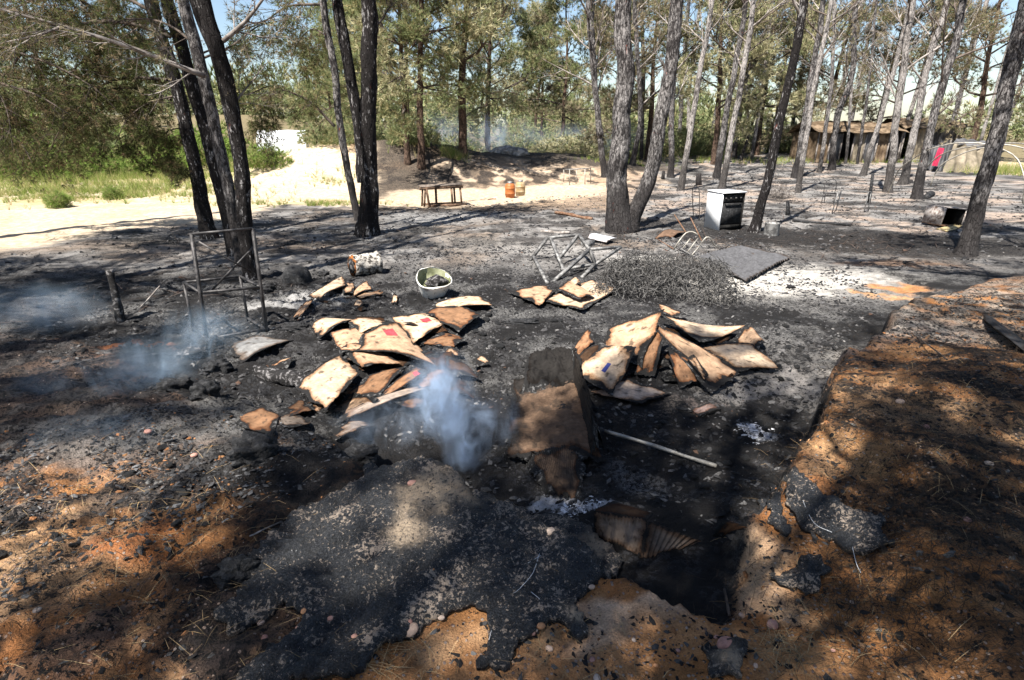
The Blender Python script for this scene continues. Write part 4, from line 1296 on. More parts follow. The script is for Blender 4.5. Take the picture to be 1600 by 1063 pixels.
RED = (.62, .05, .06); BLUE = (.035, .045, .17)
CARDS = [
    # left heap
    ('long pale sheet lying uppermost at the far right end of the left cardboard heap', [(686, 474, .02), (748, 464, .02), (764, 478, .04), (689, 482, .05)], PALEK, .05, .35, None),
    ('brown scorched sheet just below the long pale one in the left heap', [(672, 493, .05), (722, 481, .02), (750, 498, .03), (718, 514, .08)], BROWNK * 1.2, .12, .6, None),
    ('white-bleached sheet with a red stripe in the left heap', [(619, 497, .04), (671, 493, .02), (690, 506, .06), (648, 531, .12)], PALEK * 1.1, .03, .15, (.55, .78, .35, .58, RED)),
    ('small oval tan sheet at the upper middle of the left heap', [(546, 505, .05), (592, 499, .03), (615, 511, .05), (564, 519, .09)], PALEK, .08, .5, None),
    ('light sheet at the upper left corner of the left heap', [(489, 512, .05), (506, 500, .03), (553, 500, .04), (502, 524, .08)], PALEK, .10, .3, None),
    ('broad tan sheet in the centre of the left heap', [(520, 523, .05), (578, 517, .05), (576, 552, .10), (535, 550, .08)], KRAFT * 1.05, .05, .25, None),
    ('grey-cornered sheet with a red print in the left heap', [(572, 524, .10), (618, 510, .08), (672, 566, .12), (566, 546, .16)], KRAFT, .05, .5, (.50, .72, .20, .42, RED)),
    ('tan sheet peeking out under the grey-cornered one', [(538, 546, .08), (578, 538, .10), (620, 566, .12), (566, 572, .10)], KRAFT * .95, .06, .4, None),
    ('small brown charred-edged oval sheet at the right of the left heap', [(666, 536, .03), (700, 524, .02), (728, 532, .02), (708, 542, .05)], BROWNK * 1.1, .12, .7, None),
    ('little torn tan scrap beside the brown oval sheet', [(694, 545, .02), (712, 543, .05), (722, 556, .02), (700, 556, .04)], KRAFT * .8, .15, .8, None),
    ('pale torn scrap at the right tip of the left heap', [(736, 556, .04), (752, 555, .06), (764, 569, .02), (744, 573, .02)], PALEK * .85, .12, .6, None),
    ('large upright light panel with two straight sides at the lower left of the heap', [(470, 606, .13), (528, 561, .22), (556, 587, .20), (511, 635, .06)], PALEK, .05, .22, None),
    ('long brown sheet curving below the light panel', [(540, 624, .03), (585, 588, .10), (632, 577, .10), (592, 616, .06)], BROWNK, .10, .6, None),
    ('smoky brown sheet with a small red mark next to the smoke', [(600, 612, .05), (648, 577, .12), (661, 588, .10), (585, 630, .02)], BROWNK * 1.2, .08, .5, (.78, .90, .3, .7, RED)),
    ('bluish brown sheet touching the smoke at the heap edge', [(656, 583, .08), (690, 580, .06), (702, 592, .03), (657, 606, .04)], BROWNK * 1.1, .06, .5, None),
    ('long narrow sheet on the underside of the left heap', [(548, 641, .04), (640, 606, .06), (655, 610, .04), (530, 660, .02)], GREYK, .04, .4, None),
    ('dull brown sheet lowest at the left of the smoke', [(373, 662, .02), (412, 638, .03), (436, 652, .03), (425, 676, .02)], BROWNK, .08, .5, None),
    ('dark brown sheet between two dull ones at the heap foot', [(436, 640, .03), (470, 626, .05), (488, 640, .04), (445, 652, .02)], BROWNK * .7, .08, .8, None),
    ('half buried dark sheet at the heap foot beside the smoke', [(417, 656, .03), (455, 645, .05), (482, 660, .03), (440, 670, .01)], GREYK * .5, .10, .8, None),
    ('pale curled sheet in the smoke below the heap', [(520, 668, .03), (565, 660, .05), (582, 664, .03), (530, 684, .02)], GREYK, .12, .5, None),
    ('leaning light sheet at the top left beside the log', [(486, 463, .05), (532, 436, .14), (538, 446, .12), (504, 466, .03)], PALEK, .06, .3, None),
    ('squared tan sheet next to the foot of the log', [(553, 457, .03), (572, 441, .10), (580, 452, .07), (556, 461, .02)], KRAFT, .04, .3, None),
    ('small tan scrap between the leaning light sheet and the log', [(537, 447, .04), (551, 444, .07), (552, 458, .03), (537, 459, .02)], KRAFT * .9, .1, .5, None),
    ('narrow tan sheet left of the heap pointing up', [(460, 494, .02), (482, 470, .08), (489, 470, .08), (472, 492, .02)], KRAFT * .9, .08, .5, None),
    ('small rounded tan flake between log and heap', [(550, 479, .02), (558, 470, .06), (572, 473, .03), (554, 484, .01)], PALEK, .12, .4, None),
    ('thin flat tan strip lying below the log', [(558, 461, .01), (592, 456, .02), (600, 461, .01), (566, 465, .01)], KRAFT, .06, .5, None),
    ('tiny upright tan flake left of the white tub', [(612, 472, .01), (615, 460, .06), (620, 462, .06), (619, 473, .01)], PALEK, .05, .3, None),
    ('torn ragged tan scrap on grey ash left of the heap', [(412, 576, .03), (436, 566, .05), (458, 560, .05), (448, 573, .03)], KRAFT * 1.1, .15, .8, None),
    ('dark curled sheet under the right end of the heap', [(690, 560, .02), (728, 570, .03), (748, 592, .02), (706, 588, .02)], BROWNK * .35, .12, .9, None),
    ('blackened sheet lying between the heap and the hollow', [(680, 596, .02), (725, 600, .02), (738, 622, .01), (690, 616, .01)], BROWNK * .3, .12, .95, None),
    # middle flats
    ('flat tan sheet with a crease, left of the flats below the metal frame', [(797, 455, .03), (850, 448, .03), (864, 455, .03), (842, 474, .05)], KRAFT, .03, .4, None),
    ('curled tan sheet on top of the flats below the metal frame', [(872, 452, .06), (893, 442, .05), (925, 460, .06), (905, 465, .09)], KRAFT * 1.05, .04, .35, None),
    ('large charred-edged pale sheet, right of the flats below the metal frame', [(848, 465, .02), (924, 440, .03), (956, 452, .02), (908, 480, .05)], PALEK, -.02, .75, None),
    ('small upright flap standing behind the flats', [(884, 447, .02), (898, 434, .09), (906, 441, .08), (893, 450, .03)], PALEK * .9, .04, .3, None),
    # right heap
    ('tall golden sheet leaning upright in the right cardboard heap', [(946, 545, .06), (962, 510, .30), (1031, 488, .50), (1000, 566, .10)], KRAFT * 1.08, .05, .25, None),
    ('front sheet with a dark blue stripe in the right heap', [(902, 579, .14), (946, 545, .26), (988, 546, .28), (956, 611, .04)], PALEK * .95, .04, .22, (.30, .52, .50, .60, BLUE)),
    ('pinkish flat sheet lying under the blue-striped one', [(930, 612, .02), (982, 594, .08), (1040, 614, .01), (1000, 628, .02)], GREYK * 1.15, .04, .25, None),
    ('small scorched brown sheet at the left of the right heap', [(897, 548, .05), (920, 517, .17), (928, 536, .14), (902, 556, .03)], BROWNK * 1.25, .08, .4, None),
    ('black flap inside the left of the right heap', [(900, 560, .05), (942, 534, .14), (946, 546, .12), (912, 570, .04)], BROWNK * .25, .1, .8, None),  # near-black sheet filling the dark inside of the heap
    ('folded brown piece standing in the gap of the right heap', [(994, 582, .02), (1014, 530, .26), (1036, 523, .30), (1022, 582, .02)], BROWNK * 1.3, .14, .4, None),
    ('shaded brown sheet hanging down in the middle of the right heap', [(1046, 546, .22), (1080, 566, .16), (1094, 592, .03), (1064, 601, .02)], BROWNK * 1.25, .08, .35, None),
    ('long tan sheet sloping down to the right in the right heap', [(1027, 512, .36), (1092, 545, .22), (1149, 582, .04), (1108, 605, .02)], KRAFT * .8, .05, .35, None),
    ('narrow pale strip lying on the long sloping sheet', [(1076, 562, .20), (1085, 557, .21), (1105, 584, .12), (1098, 589, .10)], PALEK, .02, .1, None),
    ('bright curved sheet at the top right of the right heap', [(1040, 490, .16), (1120, 512, .08), (1166, 506, .10), (1096, 530, .10)], PALEK * 1.08, -.06, .35, None),
    ('wide bright sheet at the lower right of the right heap', [(1104, 545, .12), (1178, 542, .08), (1212, 575, .02), (1150, 578, .03)], PALEK * 1.05, .05, .3, None),
    ('small tan strip sticking out at the back of the right heap', [(1028, 480, .12), (1034, 477, .13), (1070, 490, .06), (1050, 494, .08)], KRAFT, .05, .4, None),
    ('crumpled scorched sheet at the far right of the right heap', [(1150, 530, .05), (1176, 516, .08), (1196, 535, .05), (1180, 552, .03)], KRAFT * .9, .18, .8, None),
    ('thin red-edged sheet sandwiched in the right heap', [(1040, 524, .24), (1086, 540, .18), (1130, 560, .08), (1080, 548, .14)], KRAFT * .9, .02, .6, None),
]
for i, (lab, cs, tone, curl, burn, mk) in enumerate(CARDS):
    mx_ = sum(q[0] for q in cs) / 4; my_ = sum(q[1] for q in cs) / 4
    cs = [(mx_ + (q[0] - mx_) * 1.2, my_ + (q[1] - my_) * 1.2, q[2] * (.65 if i < 30 else .9) + .025) for q in cs]; curl *= .55
    cardboard(lab, cs, np.asarray(tone), curl, 11 + i * 3, min(1, burn + .18), mk)
LAY = np.random.default_rng(5)


def layers(lab, poly, n, z0, rise, seed0, grp, sz=(.16, .34)):
    xs, ys = [], []
    pw = [tuple(W(a, b, z0)[:2]) for a, b in poly]; P = np.array(pw); lo = P.min(0); hi = P.max(0)
    while len(xs) < n:
        x = LAY.uniform(lo[0], hi[0]); y = LAY.uniform(lo[1], hi[1])
        if polysd(pw, np.array([x]), np.array([y]))[0] > .03: xs.append(x); ys.append(y)
    for i in range(n):
        a = LAY.normal(.35, .7); w = LAY.uniform(*sz); h = w * LAY.uniform(.5, .8); z = gz(xs[i], ys[i]) + .01 + rise * LAY.random(); tl = LAY.normal(0, .18); t2_ = LAY.normal(.12, .15)
        cs = [(xs[i] + u * w * math.cos(a) - v * h * math.sin(a), ys[i] + u * w * math.sin(a) + v * h * math.cos(a), z + .015 + u * tl * w * .6 + v * t2_ * h) for u, v in ((-.5, -.5), (.5, -.5), (.5, .5), (-.5, .5))]
        tn = [BROWNK * .8, BROWNK * .5, KRAFT * .75, BROWNK * .3, GREYK * .6][i % 5]
        cardboard(['scorched brown', 'dark brown', 'tan', 'blackened', 'greyish brown'][i % 5] + lab, cs, tn, LAY.normal(.02, .03), seed0 + i, LAY.uniform(.45, 1.0), None, .07, .006, world=True, nu=22, nv=16, group=grp)


layers(' cardboard layer half buried in the left heap', [(495, 510), (560, 500), (640, 505), (700, 520), (720, 560), (690, 610), (600, 640), (520, 660), (470, 650), (520, 590), (540, 560)], 34, .03, .04, 1200, 'charred layers of the left heap')
layers(' cardboard layer tucked under the right heap', [(915, 560), (960, 530), (1040, 520), (1130, 530), (1180, 550), (1120, 590), (1040, 590), (960, 600)], 16, .02, .05, 1300, 'charred layers of the right heap')
layers(' cardboard scrap on the ash between log and left heap', [(465, 480), (500, 455), (600, 445), (640, 480), (580, 498), (490, 500)], 9, .0, .02, 1400, 'scraps behind the left heap', (.08, .18))
# big charred corrugated board standing in the hollow, folded box, ridged mat
cardboard('large charred corrugated board leaning in the hollow beside the smoke', [(790, 722, .05), (806, 596, .06), (898, 568, .07), (938, 712, .05)], np.array((.11, .070, .046)), .05, 901, .8, None, .12, .012, 'corrugated_board', .006, 34, 240, 90, .05, spot=.24, crumple=.028, scorch=.1, topchar=.55)
cardboard('blackened upper end of the large board in the hollow', [(806, 626, .07), (838, 542, .06), (892, 544, .06), (922, 612, .08)], np.array((.013, .0115, .0105)), .08, 905, 1.0, None, .14, .012, 'corrugated_board', .003, 20, 120, 60, spot=.9, crumple=.07, scorch=0)
cardboard('torn lower flap of the large board reaching to the white ash', [(816, 712, .06), (920, 706, .06), (900, 782, .0), (852, 780, .0)], np.array((.075, .050, .035)), .05, 904, .9, None, .14, .010, 'corrugated_board', .003, 30, 160, 60, spot=.15, crumple=.03, scorch=.2)
cardboard('dark folded ridge of the large board along its right side', [(884, 562, .08), (906, 590, .10), (944, 700, .06), (924, 716, .07)], np.array((.016, .013, .011)), .10, 903, 1.0, None, .12, .012, 'corrugated_board', nu=60, nv=40, crumple=.09, spot=.9, scorch=0)
for i, (px, py, w_, h_) in enumerate([(878, 640, 9, 17), (862, 690, 5, 12), (838, 702, 8, 6), (826, 660, 11, 5), (896, 676, 4, 10)]):
    cardboard('small black char flake lying on the large board', [(px - w_, py + h_ * .2, .085), (px - w_ * .3, py - h_, .085), (px + w_, py - h_ * .3, .085), (px + w_ * .4, py + h_, .085)], np.array((.014, .014, .016)), .08, 960 + i, .2, None, .35, .004, 'char_flake', nu=16, nv=14, group='char flakes on the large board', cat='char flake', scorch=0)
rb_ = thing('crushed_box', 'crushed corrugated cardboard box corner in the bottom of the hollow', 'box', G(990, 850))
for nm, cs, tn, cn, sd_ in [('front_panel', [(926, 800, .16), (1012, 812, .18), (1000, 874, .0), (930, 838, .0)], GREYK * .6, 16, 911), ('side_panel', [(1012, 812, .18), (1096, 846, .03), (1062, 860, .0), (1000, 874, .0)], GREYK * .5, 9, 912), ('lid_flap', [(926, 799, .162), (960, 783, .18), (1022, 803, .17), (1012, 811, .182)], BROWNK * .2, 0, 913)]:
    o = cardboard(nm, cs, tn, .02, sd_, .05, None, .015, .008, nm, .004 if cn else 0, cn, 120 if cn else 20, 14)
    for k in ('label', 'category', 'group', 'kind'):
        if k in o: del o[k]
    mw = np.array(o.location[:]); o.parent = rb_; o.location = Vector(mw - np.array(rb_.location[:]))
cardboard('dark curled leaf-like scrap at the right wall of the hollow', [(1112, 836, .02), (1150, 818, .06), (1168, 826, .04), (1130, 842, .02)], BROWNK * .5, .1, 915, .5)
cardboard('dark ridged burnt mat lying beside the white ash patch', [(1238, 402, .04), (1166, 440, .04), (1086, 402, .04), (1158, 384, .04)], np.array((.075, .075, .08)), .01, 921, .3, None, .03, .008, 'ridged_mat', .016, 17, 240, 30, scorch=0, spot=.6, lay=False, group=None, cat='mat')
cardboard('pale blue-grey tin sheet behind the collapsed metal frame', [(917, 372, .06), (930, 364, .10), (966, 372, .10), (948, 380, .04)], np.array((.45, .50, .58)), .03, 923, .05, None, .01, .004, 'tin_sheet', group=None, cat='metal sheet')
cardboard('grey ash-covered cloth lying left of the cardboard heap', [(352, 548, .04), (400, 524, .06), (462, 530, .04), (380, 566, .03)], np.array((.17, .165, .16)), .06, 925, .3, None, .06, .01, 'burnt_cloth', group=None, cat='cloth')
cardboard('pinkish grey flat slab on the floor of the hollow', [(1080, 640, .02), (1110, 630, .02), (1128, 640, .02), (1092, 650, .02)], np.array((.14, .10, .09)), .05, 927, .4, None, .06, .02, 'burnt_slab', group=None, cat='slab')
cardboard('rusty brown metal sheet at the foot of the forked pine', [(1022, 372, .02), (1050, 358, .06), (1076, 362, .05), (1050, 372, .02)], np.array((.12, .075, .05)), .05, 929, .4, None, .04, .006, 'rusty_sheet', group=None, cat='metal sheet')

# ------------------------------------------------------------------ metal frames and other left things
def part_rods(root, specs, mat, r, name='rod', n=6, ref=None):
    for s_ in specs:
        pts, rr = (s_, r)
        P = [np.array(p, float) if len(p) == 3 and isinstance(p, np.ndarray) else G(*p) for p in pts]
        a = Acc(); Q = resample(P, .06) if len(P) > 2 else np.array(P)
        a.tube(Q, rr, n); a.build(name, M[mat], root, root.location[:])


def part_bars(root, specs, mat, w, name='bar', h=None):
    for (p0, p1) in specs:
        a = Acc(); a.bar(p0, p1, w, h or w); a.build(name, M[mat], root, root.location[:], smooth=False)


# tall stand at left
FL = G(324, 536); FR = G(417, 522); BL = G(303, 518); BR = G(388, 503)
FLt = V(299, 366, FL[1]); FRt = V(395, 357, FR[1])
st = thing('metal_frame_stand', 'tall black square-tube stand with crossed braces at the left', 'metal frame', (FL + FR) / 2)


def lerp(a, b, t): return a + (b - a) * t


part_bars(st, [(FL - np.array((0, 0, .05)), FLt), (FR - np.array((0, 0, .05)), FRt)], 'iron', .027, 'post')
mFL = lerp(FL, FLt, .48); mFR = lerp(FR, FRt, .46)
BLt = np.array((BL[0] - .03, BL[1] + .05, mFL[2])) ; BRt = np.array((BR[0] - .03, BR[1] + .05, mFR[2]))
part_bars(st, [(BL, BLt), (BR, BRt)], 'iron', .026, 'leg')
part_bars(st, [(FLt, FRt), (mFL, mFR), (BLt, BRt), (mFL, BLt), (mFR, BRt), (lerp(FL, FLt, .04), lerp(FR, FRt, .05)), (lerp(FR, FRt, .04), BR + np.array((0, 0, .04))), (lerp(FL, FLt, .03), BL + np.array((0, 0, .04)))], 'iron', .022, 'rail')
off_ = np.array((0, .03, 0))
part_bars(st, [(lerp(FLt, FL, .07) + off_ + np.array((.04, 0, 0)), lerp(mFL, mFR, .86) + off_ + np.array((0, 0, .15))), (lerp(FRt, FR, .14) + off_ * 2, lerp(mFL, mFR, .14) + off_ * 2)], 'iron', .017, 'brace')

# collapsed frame in the middle
A_ = G(855, 372, .34); B_ = G(904, 367, .38); C_ = G(921, 390, .30); D_ = G(970, 386, .28); F1 = G(828, 408); F2 = G(855, 443); F3 = G(864, 441); F4 = G(909, 434); F5 = G(880, 421); E_ = G(930, 413, .10)
cf = thing('collapsed_metal_frame', 'collapsed grey metal table frame tipped on the ash in the middle', 'metal frame', (F1 + F4) / 2)
part_bars(cf, [(A_, B_), (A_, F1), (lerp(A_, F1, .8), F2), (lerp(A_, B_, .1), F5), (B_, lerp(F5, A_, .3)), (B_, C_), (C_, F3), (C_, E_), (E_, F4), (E_, D_), (C_, D_), (lerp(F5, F3, .2) + np.array((0, 0, .03)), E_)], 'irongrey', .042, 'bar')
b_ = Acc(); b_.bar(G(912, 383, .02), G(925, 380, .02), .12, .12); b_.build('bracket', M['irongrey'], cf, cf.location[:], False)

# toppled tubular chair behind the ridged mat
c0 = lambda x, y, dz=0: G(940 + x / 5.317, 220 + y / 5.317, dz)
ch = thing('tubular_chair', 'toppled tubular chair frame of pale bent rods beside the ridged mat', 'chair', c0(750, 955))
part_rods(ch, [[c0(600, 905, .02), c0(640, 840, .18), c0(700, 768, .30), c0(755, 757, .32), c0(800, 782, .28)], [c0(830, 850, .12), c0(868, 803, .22), c0(905, 812, .2), c0(930, 860, .08), c0(970, 885, .02)]], 'palemetal', .013, 'bent_tube')
part_rods(ch, [[c0(672, 897, .05), c0(738, 812, .22)], [c0(712, 927, .05), c0(800, 812, .25)], [c0(750, 950, .04), c0(826, 860, .18)]], 'palemetal', .010, 'slat')
part_rods(ch, [[c0(585, 850, .05), c0(755, 958, .03)]], 'irongrey', .011, 'rail')
part_rods(ch, [[c0(605, 615, .5), c0(700, 760, .3)], [c0(740, 640, .45), c0(832, 832, .12)]], 'rust', .011, 'leg')
rd = thing('iron_rod', 'thin rusty rod lying on the ash left of the toppled chair', 'rod', c0(455, 810)); part_rods(rd, [[c0(455, 812, .06), c0(600, 900, .02)]], 'rust', .008, 'rod')

# ------------------------------------------------------------------ burnt wire heap
wl = W(1030, 440, .1)
M['wirechar'] = mat_plain('burnt_wire', (.02, .019, .019), (.13, .125, .12), .7, .1, 14, .2, .3)  # paler grey stands in for light caught on the wires
wt = thing('burnt_wire_heap', 'dark heap of tangled burnt mattress springs and wire', 'wire heap', (wl[0], wl[1], gz(wl[0], wl[1])))
rgw = np.random.default_rng(8); wa = Acc()
c1 = G(925, 466); c2 = G(1152, 482); c3 = G(1135, 425); c4 = G(950, 420)
for i in range(950):
    u, v = rgw.random(2); p = (1 - u) * (1 - v) * c1 + u * (1 - v) * c2 + u * v * c3 + (1 - u) * v * c4
    hh = .34 * math.sqrt(max(0, (1 - (2 * u - 1) ** 4) * (1 - (2 * v - 1) ** 2))) * (.75 + .4 * fbm(np.array([u * 3]), np.array([v * 3]), 2, 3)[0] + .2)
    p = p + np.array((0, 0, rgw.random() ** .7 * max(.03, hh)))
    if i % 3:
        t = np.linspace(0, 1, 9)[:, None]; r = rgw.uniform(.03, .10); ph = rgw.random() * 6; tw = rgw.uniform(.6, 1.6) * 6.28
        ax = nrm(rgw.normal(0, 1, 3)); e1 = nrm(np.cross(ax, (.3, .2, 1))); e2 = np.cross(ax, e1)
        Q = p + r * (np.cos(ph + t * tw) * e1 + np.sin(ph + t * tw) * e2) + ax * t * rgw.uniform(0, .12)
    else:
        d = rgw.normal(0, 1, 3) * np.array((1, 1, .45)); d = nrm(d) * rgw.uniform(.15, .4); t = np.linspace(-.5, .5, 6)[:, None]
        Q = p + d * t + rgw.normal(0, .012, (6, 3)) + np.array((0, 0, .06)) * (1 - (2 * t) ** 2)
    Q[:, 2] = np.maximum(Q[:, 2], gz(p[0], p[1]) + .004)
    wa.tube(Q, rgw.uniform(.003, .0055), 3, cap=False)
o = wa.build('wire', M['wirechar'], wt, wt.location[:]); o['kind'] = 'stuff'
lw = Acc(); lw.tube(resample([G(1120, 400, .3), G(1140, 425, .22), G(1150, 450, .1), G(1150, 470, .0)], .04), .006, 5); lw.build('loose_wire', M['char'], wt, wt.location[:])

# ------------------------------------------------------------------ log, tub, dome, posts, char blocks
def lumpy(acc, c, size, seed, n=14, m=9, rough=.28, rot=0.0, sq=1.0, col=None, tilt=0.0):
    """irregular rock-like lump"""
    th = np.linspace(0, math.pi, m)[:, None]; ph = np.linspace(0, 2 * math.pi, n, endpoint=False)[None, :]
    x = np.sin(th) * np.cos(ph); y = np.sin(th) * np.sin(ph); z = np.cos(th) + 0 * ph
    if sq != 1.0:
        f = 1 / (np.abs(x) ** sq + np.abs(y) ** sq + np.abs(z) ** sq) ** (1 / sq); x, y, z = x * f, y * f, z * f
    r = 1 + rough * (fbm(x * 1.6 + seed * 3.1 + z, y * 1.6 + z * 1.3 - seed, 4, seed))
    P = np.stack([x * r * size[0], y * r * size[1], z * r * size[2]], 2).reshape(-1, 3)
    if tilt: 
        ct, st_ = math.cos(tilt), math.sin(tilt); P = P @ np.array(((ct, 0, st_), (0, 1, 0), (-st_, 0, ct))).T
    P = P @ rotz(rot).T + np.asarray(c, float)
    acc.add(P, Q=grid_q(m, n, True)[:, ::-1], col=col)


# log section
lb_ = G(568, 432); ax0 = G(555, 415, .12) ; 
lg = thing('burnt_log', 'short thick burnt log section with burnt orange-brown rim behind the cardboard', 'log', lb_)
dlog = nrm(np.array((.72, .55, 0))); c_ = np.array((lb_[0], lb_[1] + .12, gz(lb_[0], lb_[1]) + .15))
a = Acc(); Q = np.array([c_ + dlog * t for t in np.linspace(-.19, .21, 9)]); a.tube(Q, .155 + .012 * np.sin(np.arange(9) * 1.7), 20, disp=gen_disp(4, .16, 2, .6)); a.build('log_body', mat_plain('log_pale_bark', (.05, .045, .04), (.42, .39, .35), .9, 0, 16, .9, .1, .42, .56, .02), lg, lg.location[:])
mr = mat_plain('log_end_orange', (.02, .015, .012), (.34, .12, .03), .85, 0, 22, .9, .1, .46, .6, .02)
for rad, q, nm, mt in ((.150, -.195, 'burnt_end', mr), (.105, -.20, 'burnt_core', M['charash'])):
    a = Acc(); a.tube(np.array([c_ + dlog * q, c_ + dlog * (q + .03)]), rad, 18, disp=gen_disp(6, .25, 2, .6)); a.build(nm, mt, lg, lg.location[:])

# melted white tub
tb = G(674, 466)
tub = thing('melted_tub', 'melted white plastic tub with green inside, half full of ash', 'tub', tb)
Mt = Matrix.Translation(Vector((tb[0], tb[1] + .1, gz(tb[0], tb[1]) + .02))) @ Matrix.Rotation(math.radians(24), 4, Vector((1, .35, 0)))
a = Acc(); a.lathe([(.0, .0), (.13, .0), (.15, .03), (.185, .14), (.215, .25), (.222, .265), (.21, .27)], 26, Mt, None, .22, 3); a.build('tub_wall', mat_plain('white_melted_plastic', (.32, .30, .27), (.72, .70, .65), .6, 0, 14, .5, .3, .36, .5), tub, tub.location[:])
a = Acc(); a.lathe([(.205, .268), (.19, .20), (.165, .12), (.0, .115)], 26, Mt, None, .22, 3); a.build('tub_lining', mat_plain('green_plastic', (.16, .17, .09), (.30, .31, .20), .5, 0, 6, .2), tub, tub.location[:])
a = Acc(); p = Mt @ Vector((.05, .0, .19)); lumpy(a, p[:], (.14, .13, .10), 5, 26, 16, .5); a.build('ash_fill', M['charash'], tub, tub.location[:])

dm = G(461, 444); a = Acc(); lumpy(a, (dm[0], dm[1] + .1, gz(dm[0], dm[1]) + .03), (.19, .17, .20), 9, 20, 12, .12, sq=2.6)
tag(a.build('charred_pot', M['char'], None, dm), 'charred dome-shaped pot beside the frame stand', 'pot')
ps = G(188, 503); a = Acc(); P_ = [ps - np.array((0, 0, .1)), V(184, 480, ps[1]), V(178, 450, ps[1]), V(171, 421, ps[1])]
a.tube(resample(P_, .05), np.linspace(.05, .032, len(resample(P_, .05))), 10, disp=gen_disp(14, .5, 2, .8))
tag(a.build('burnt_post', M['charash'], None, ps), 'leaning charred wooden post left of the frame stand', 'post')

BLK = [('square charred block with cracked faces on the left bank', (318, 628), (.085, .08, .075), 31, .5, 5), ('charred block lying just behind the square one', (335, 585), (.10, .075, .06), 32, .9, 4), ('flat charred lump left of the square block', (268, 612), (.11, .08, .05), 33, .2, 4),
       ('large jet black cushion-like lump at the lower left', (366, 912), (.075, .062, .05), 34, .6, 2.4), ('black charred cube at the left lip of the hollow', (392, 725), (.11, .09, .075), 35, .3, 6), ('small black lump by the post on the left bank', (322, 548), (.10, .08, .07), 36, .4, 3),
       ('grey crumbling char lump above the left bank', (300, 560), (.12, .09, .05), 37, .8, 3), ('black lump beside the log', (418, 456), (.07, .06, .05), 38, .1, 2.4), ('small square char piece right of the dome pot', (505, 432), (.07, .05, .04), 39, .3, 5), ('black smouldering lump behind the crust peak', (560, 725), (.10, .09, .05), 40, .3, 3),
       ('charred wood lump right of the frame stand foot', (462, 518), (.12, .07, .05), 41, .2, 4), ('black lump on the white ash patch', (1236, 452), (.05, .04, .03), 42, .2, 3), ('char lump beside the ridged mat', (1133, 420), (.06, .05, .05), 43, .2, 3), ('flat black char piece between the two heaps', (815, 506), (.17, .07, .02), 44, .1, 3)]
for lab, px, sz, sd_, rt, sq in BLK:
    p = G(*px); a = Acc(); lumpy(a, (p[0], p[1] + sz[1] * .6, gz(p[0], p[1]) + sz[2] * .55), sz, sd_, 44, 28, .55, rt, sq)
    tag(a.build('charred_lump', M['char'] if 'grey' not in lab else M['charash'], None, p), lab, 'char lump', 'charred lumps')


def log_px(name, lab, cat, p0, p1, r, mat, seed, amp=.35, n=10, group=None):
    P0 = G(*p0); P1 = G(*p1); t = np.linspace(0, 1, 14)[:, None]; Q = P0 + (P1 - P0) * t; Q[:, 2] += .25 * r * np.sin(t[:, 0] * 7 + seed)
    a = Acc(); a.tube(Q, r * (1 + .12 * np.sin(np.arange(14) * 1.3 + seed)), n, disp=gen_disp(seed, amp, 1.6, .5))
    return tag(a.build(name, M[mat], None, (P0 + P1) / 2), lab, cat, group)


log_px('charred_log', 'charred log with scaly surface beside the light cardboard panel', 'log', (405, 580, .05), (480, 600, .05), .065, 'charash', 3)
log_px('metal_pipe', 'long grey stick lying across the black floor of the hollow', 'stick', (945, 673, .05), (1120, 728, .03), .013, 'palemetal', 5, .15, 8)
cardboard('charred plank lying on the bank at the right edge', [(1534, 497, .04), (1546, 493, .04), (1612, 540, .04), (1600, 548, .04)], np.array((.022, .022, .024)), .02, 941, .2, None, .02, .03, 'charred_plank', group=None, cat='plank', scorch=0)
log_px('charred_stick', 'charred stick lying across the big corrugated board', 'stick', (838, 603, .09), (878, 606, .09), .006, 'char', 7, .3, 6)
log_px('dry_stick', 'thin bare stick rising from the shaded ground left of the frame stand', 'stick', (220, 480, .02), (250, 447, .22), .008, 'twig_dead', 8, .2, 6)
log_px('dry_stick', 'curved thin twig lying on the ashy right bank', 'stick', (1425, 520, .03), (1480, 562, .02), .005, 'twig_dark', 9, .2, 5)
log_px('dry_stick', 'bare brown twig on the orange bank at lower left', 'stick', (390, 838, .02), (440, 815, .03), .004, 'twig_dead', 10, .2, 5)
log_px('dry_stick', 'short stick lying flat on the sand in front of the gas bottles', 'stick', (762, 312, .02), (775, 311, .02), .02, 'rust', 11, .2, 5)
log_px('fallen_branch', 'reddish fallen branch on the ground left of the forked pine', 'branch', (868, 332, .04), (925, 342, .04), .04, 'rust', 12, .3, 8)
log_px('fallen_branch', 'thin scorched plank lying left of the collapsed frame', 'plank', (845, 362, .02), (890, 364, .02), .03, 'twig_dead', 13, .3, 8)
log_px('fallen_branch', 'charred branch stub lying by the ash mound at right', 'branch', (1238, 345, .03), (1330, 352, .03), .03, 'char', 15, .3, 8)
log_px('fallen_branch', 'charred log stub at the foot of the stout dark-footed pine', 'log', (1446, 308, .05), (1456, 303, .08), .09, 'char', 16, .3, 8)
log_px('root_stick', 'upright little root sticking out of the front wall of the hollow', 'stick', (1140, 962, .02), (1132, 920, .06), .006, 'twig_dark', 17, .2, 5)

# ------------------------------------------------------------------ camp things farther back
def box_axes(phi):
    c, s_ = math.cos(phi), math.sin(phi)
    return np.array(((c, -s_, 0), (s_, c, 0), (0, 0, 1.0)))


# cooker
kb = G(1133, 360); R_ = box_axes(math.radians(18)); kc = kb + np.array((.02, .25, 0)); kz = gz(kc[0], kc[1])
ck = thing('cooker', 'white enamel cooker with burnt black front standing on the ash', 'cooker', (kc[0], kc[1], kz))
M['enamel'] = mat_plain('white_enamel_scorched', (.74, .75, .77), (.30, .27, .24), .4, 0, 4, .05, .5, .56, .78)


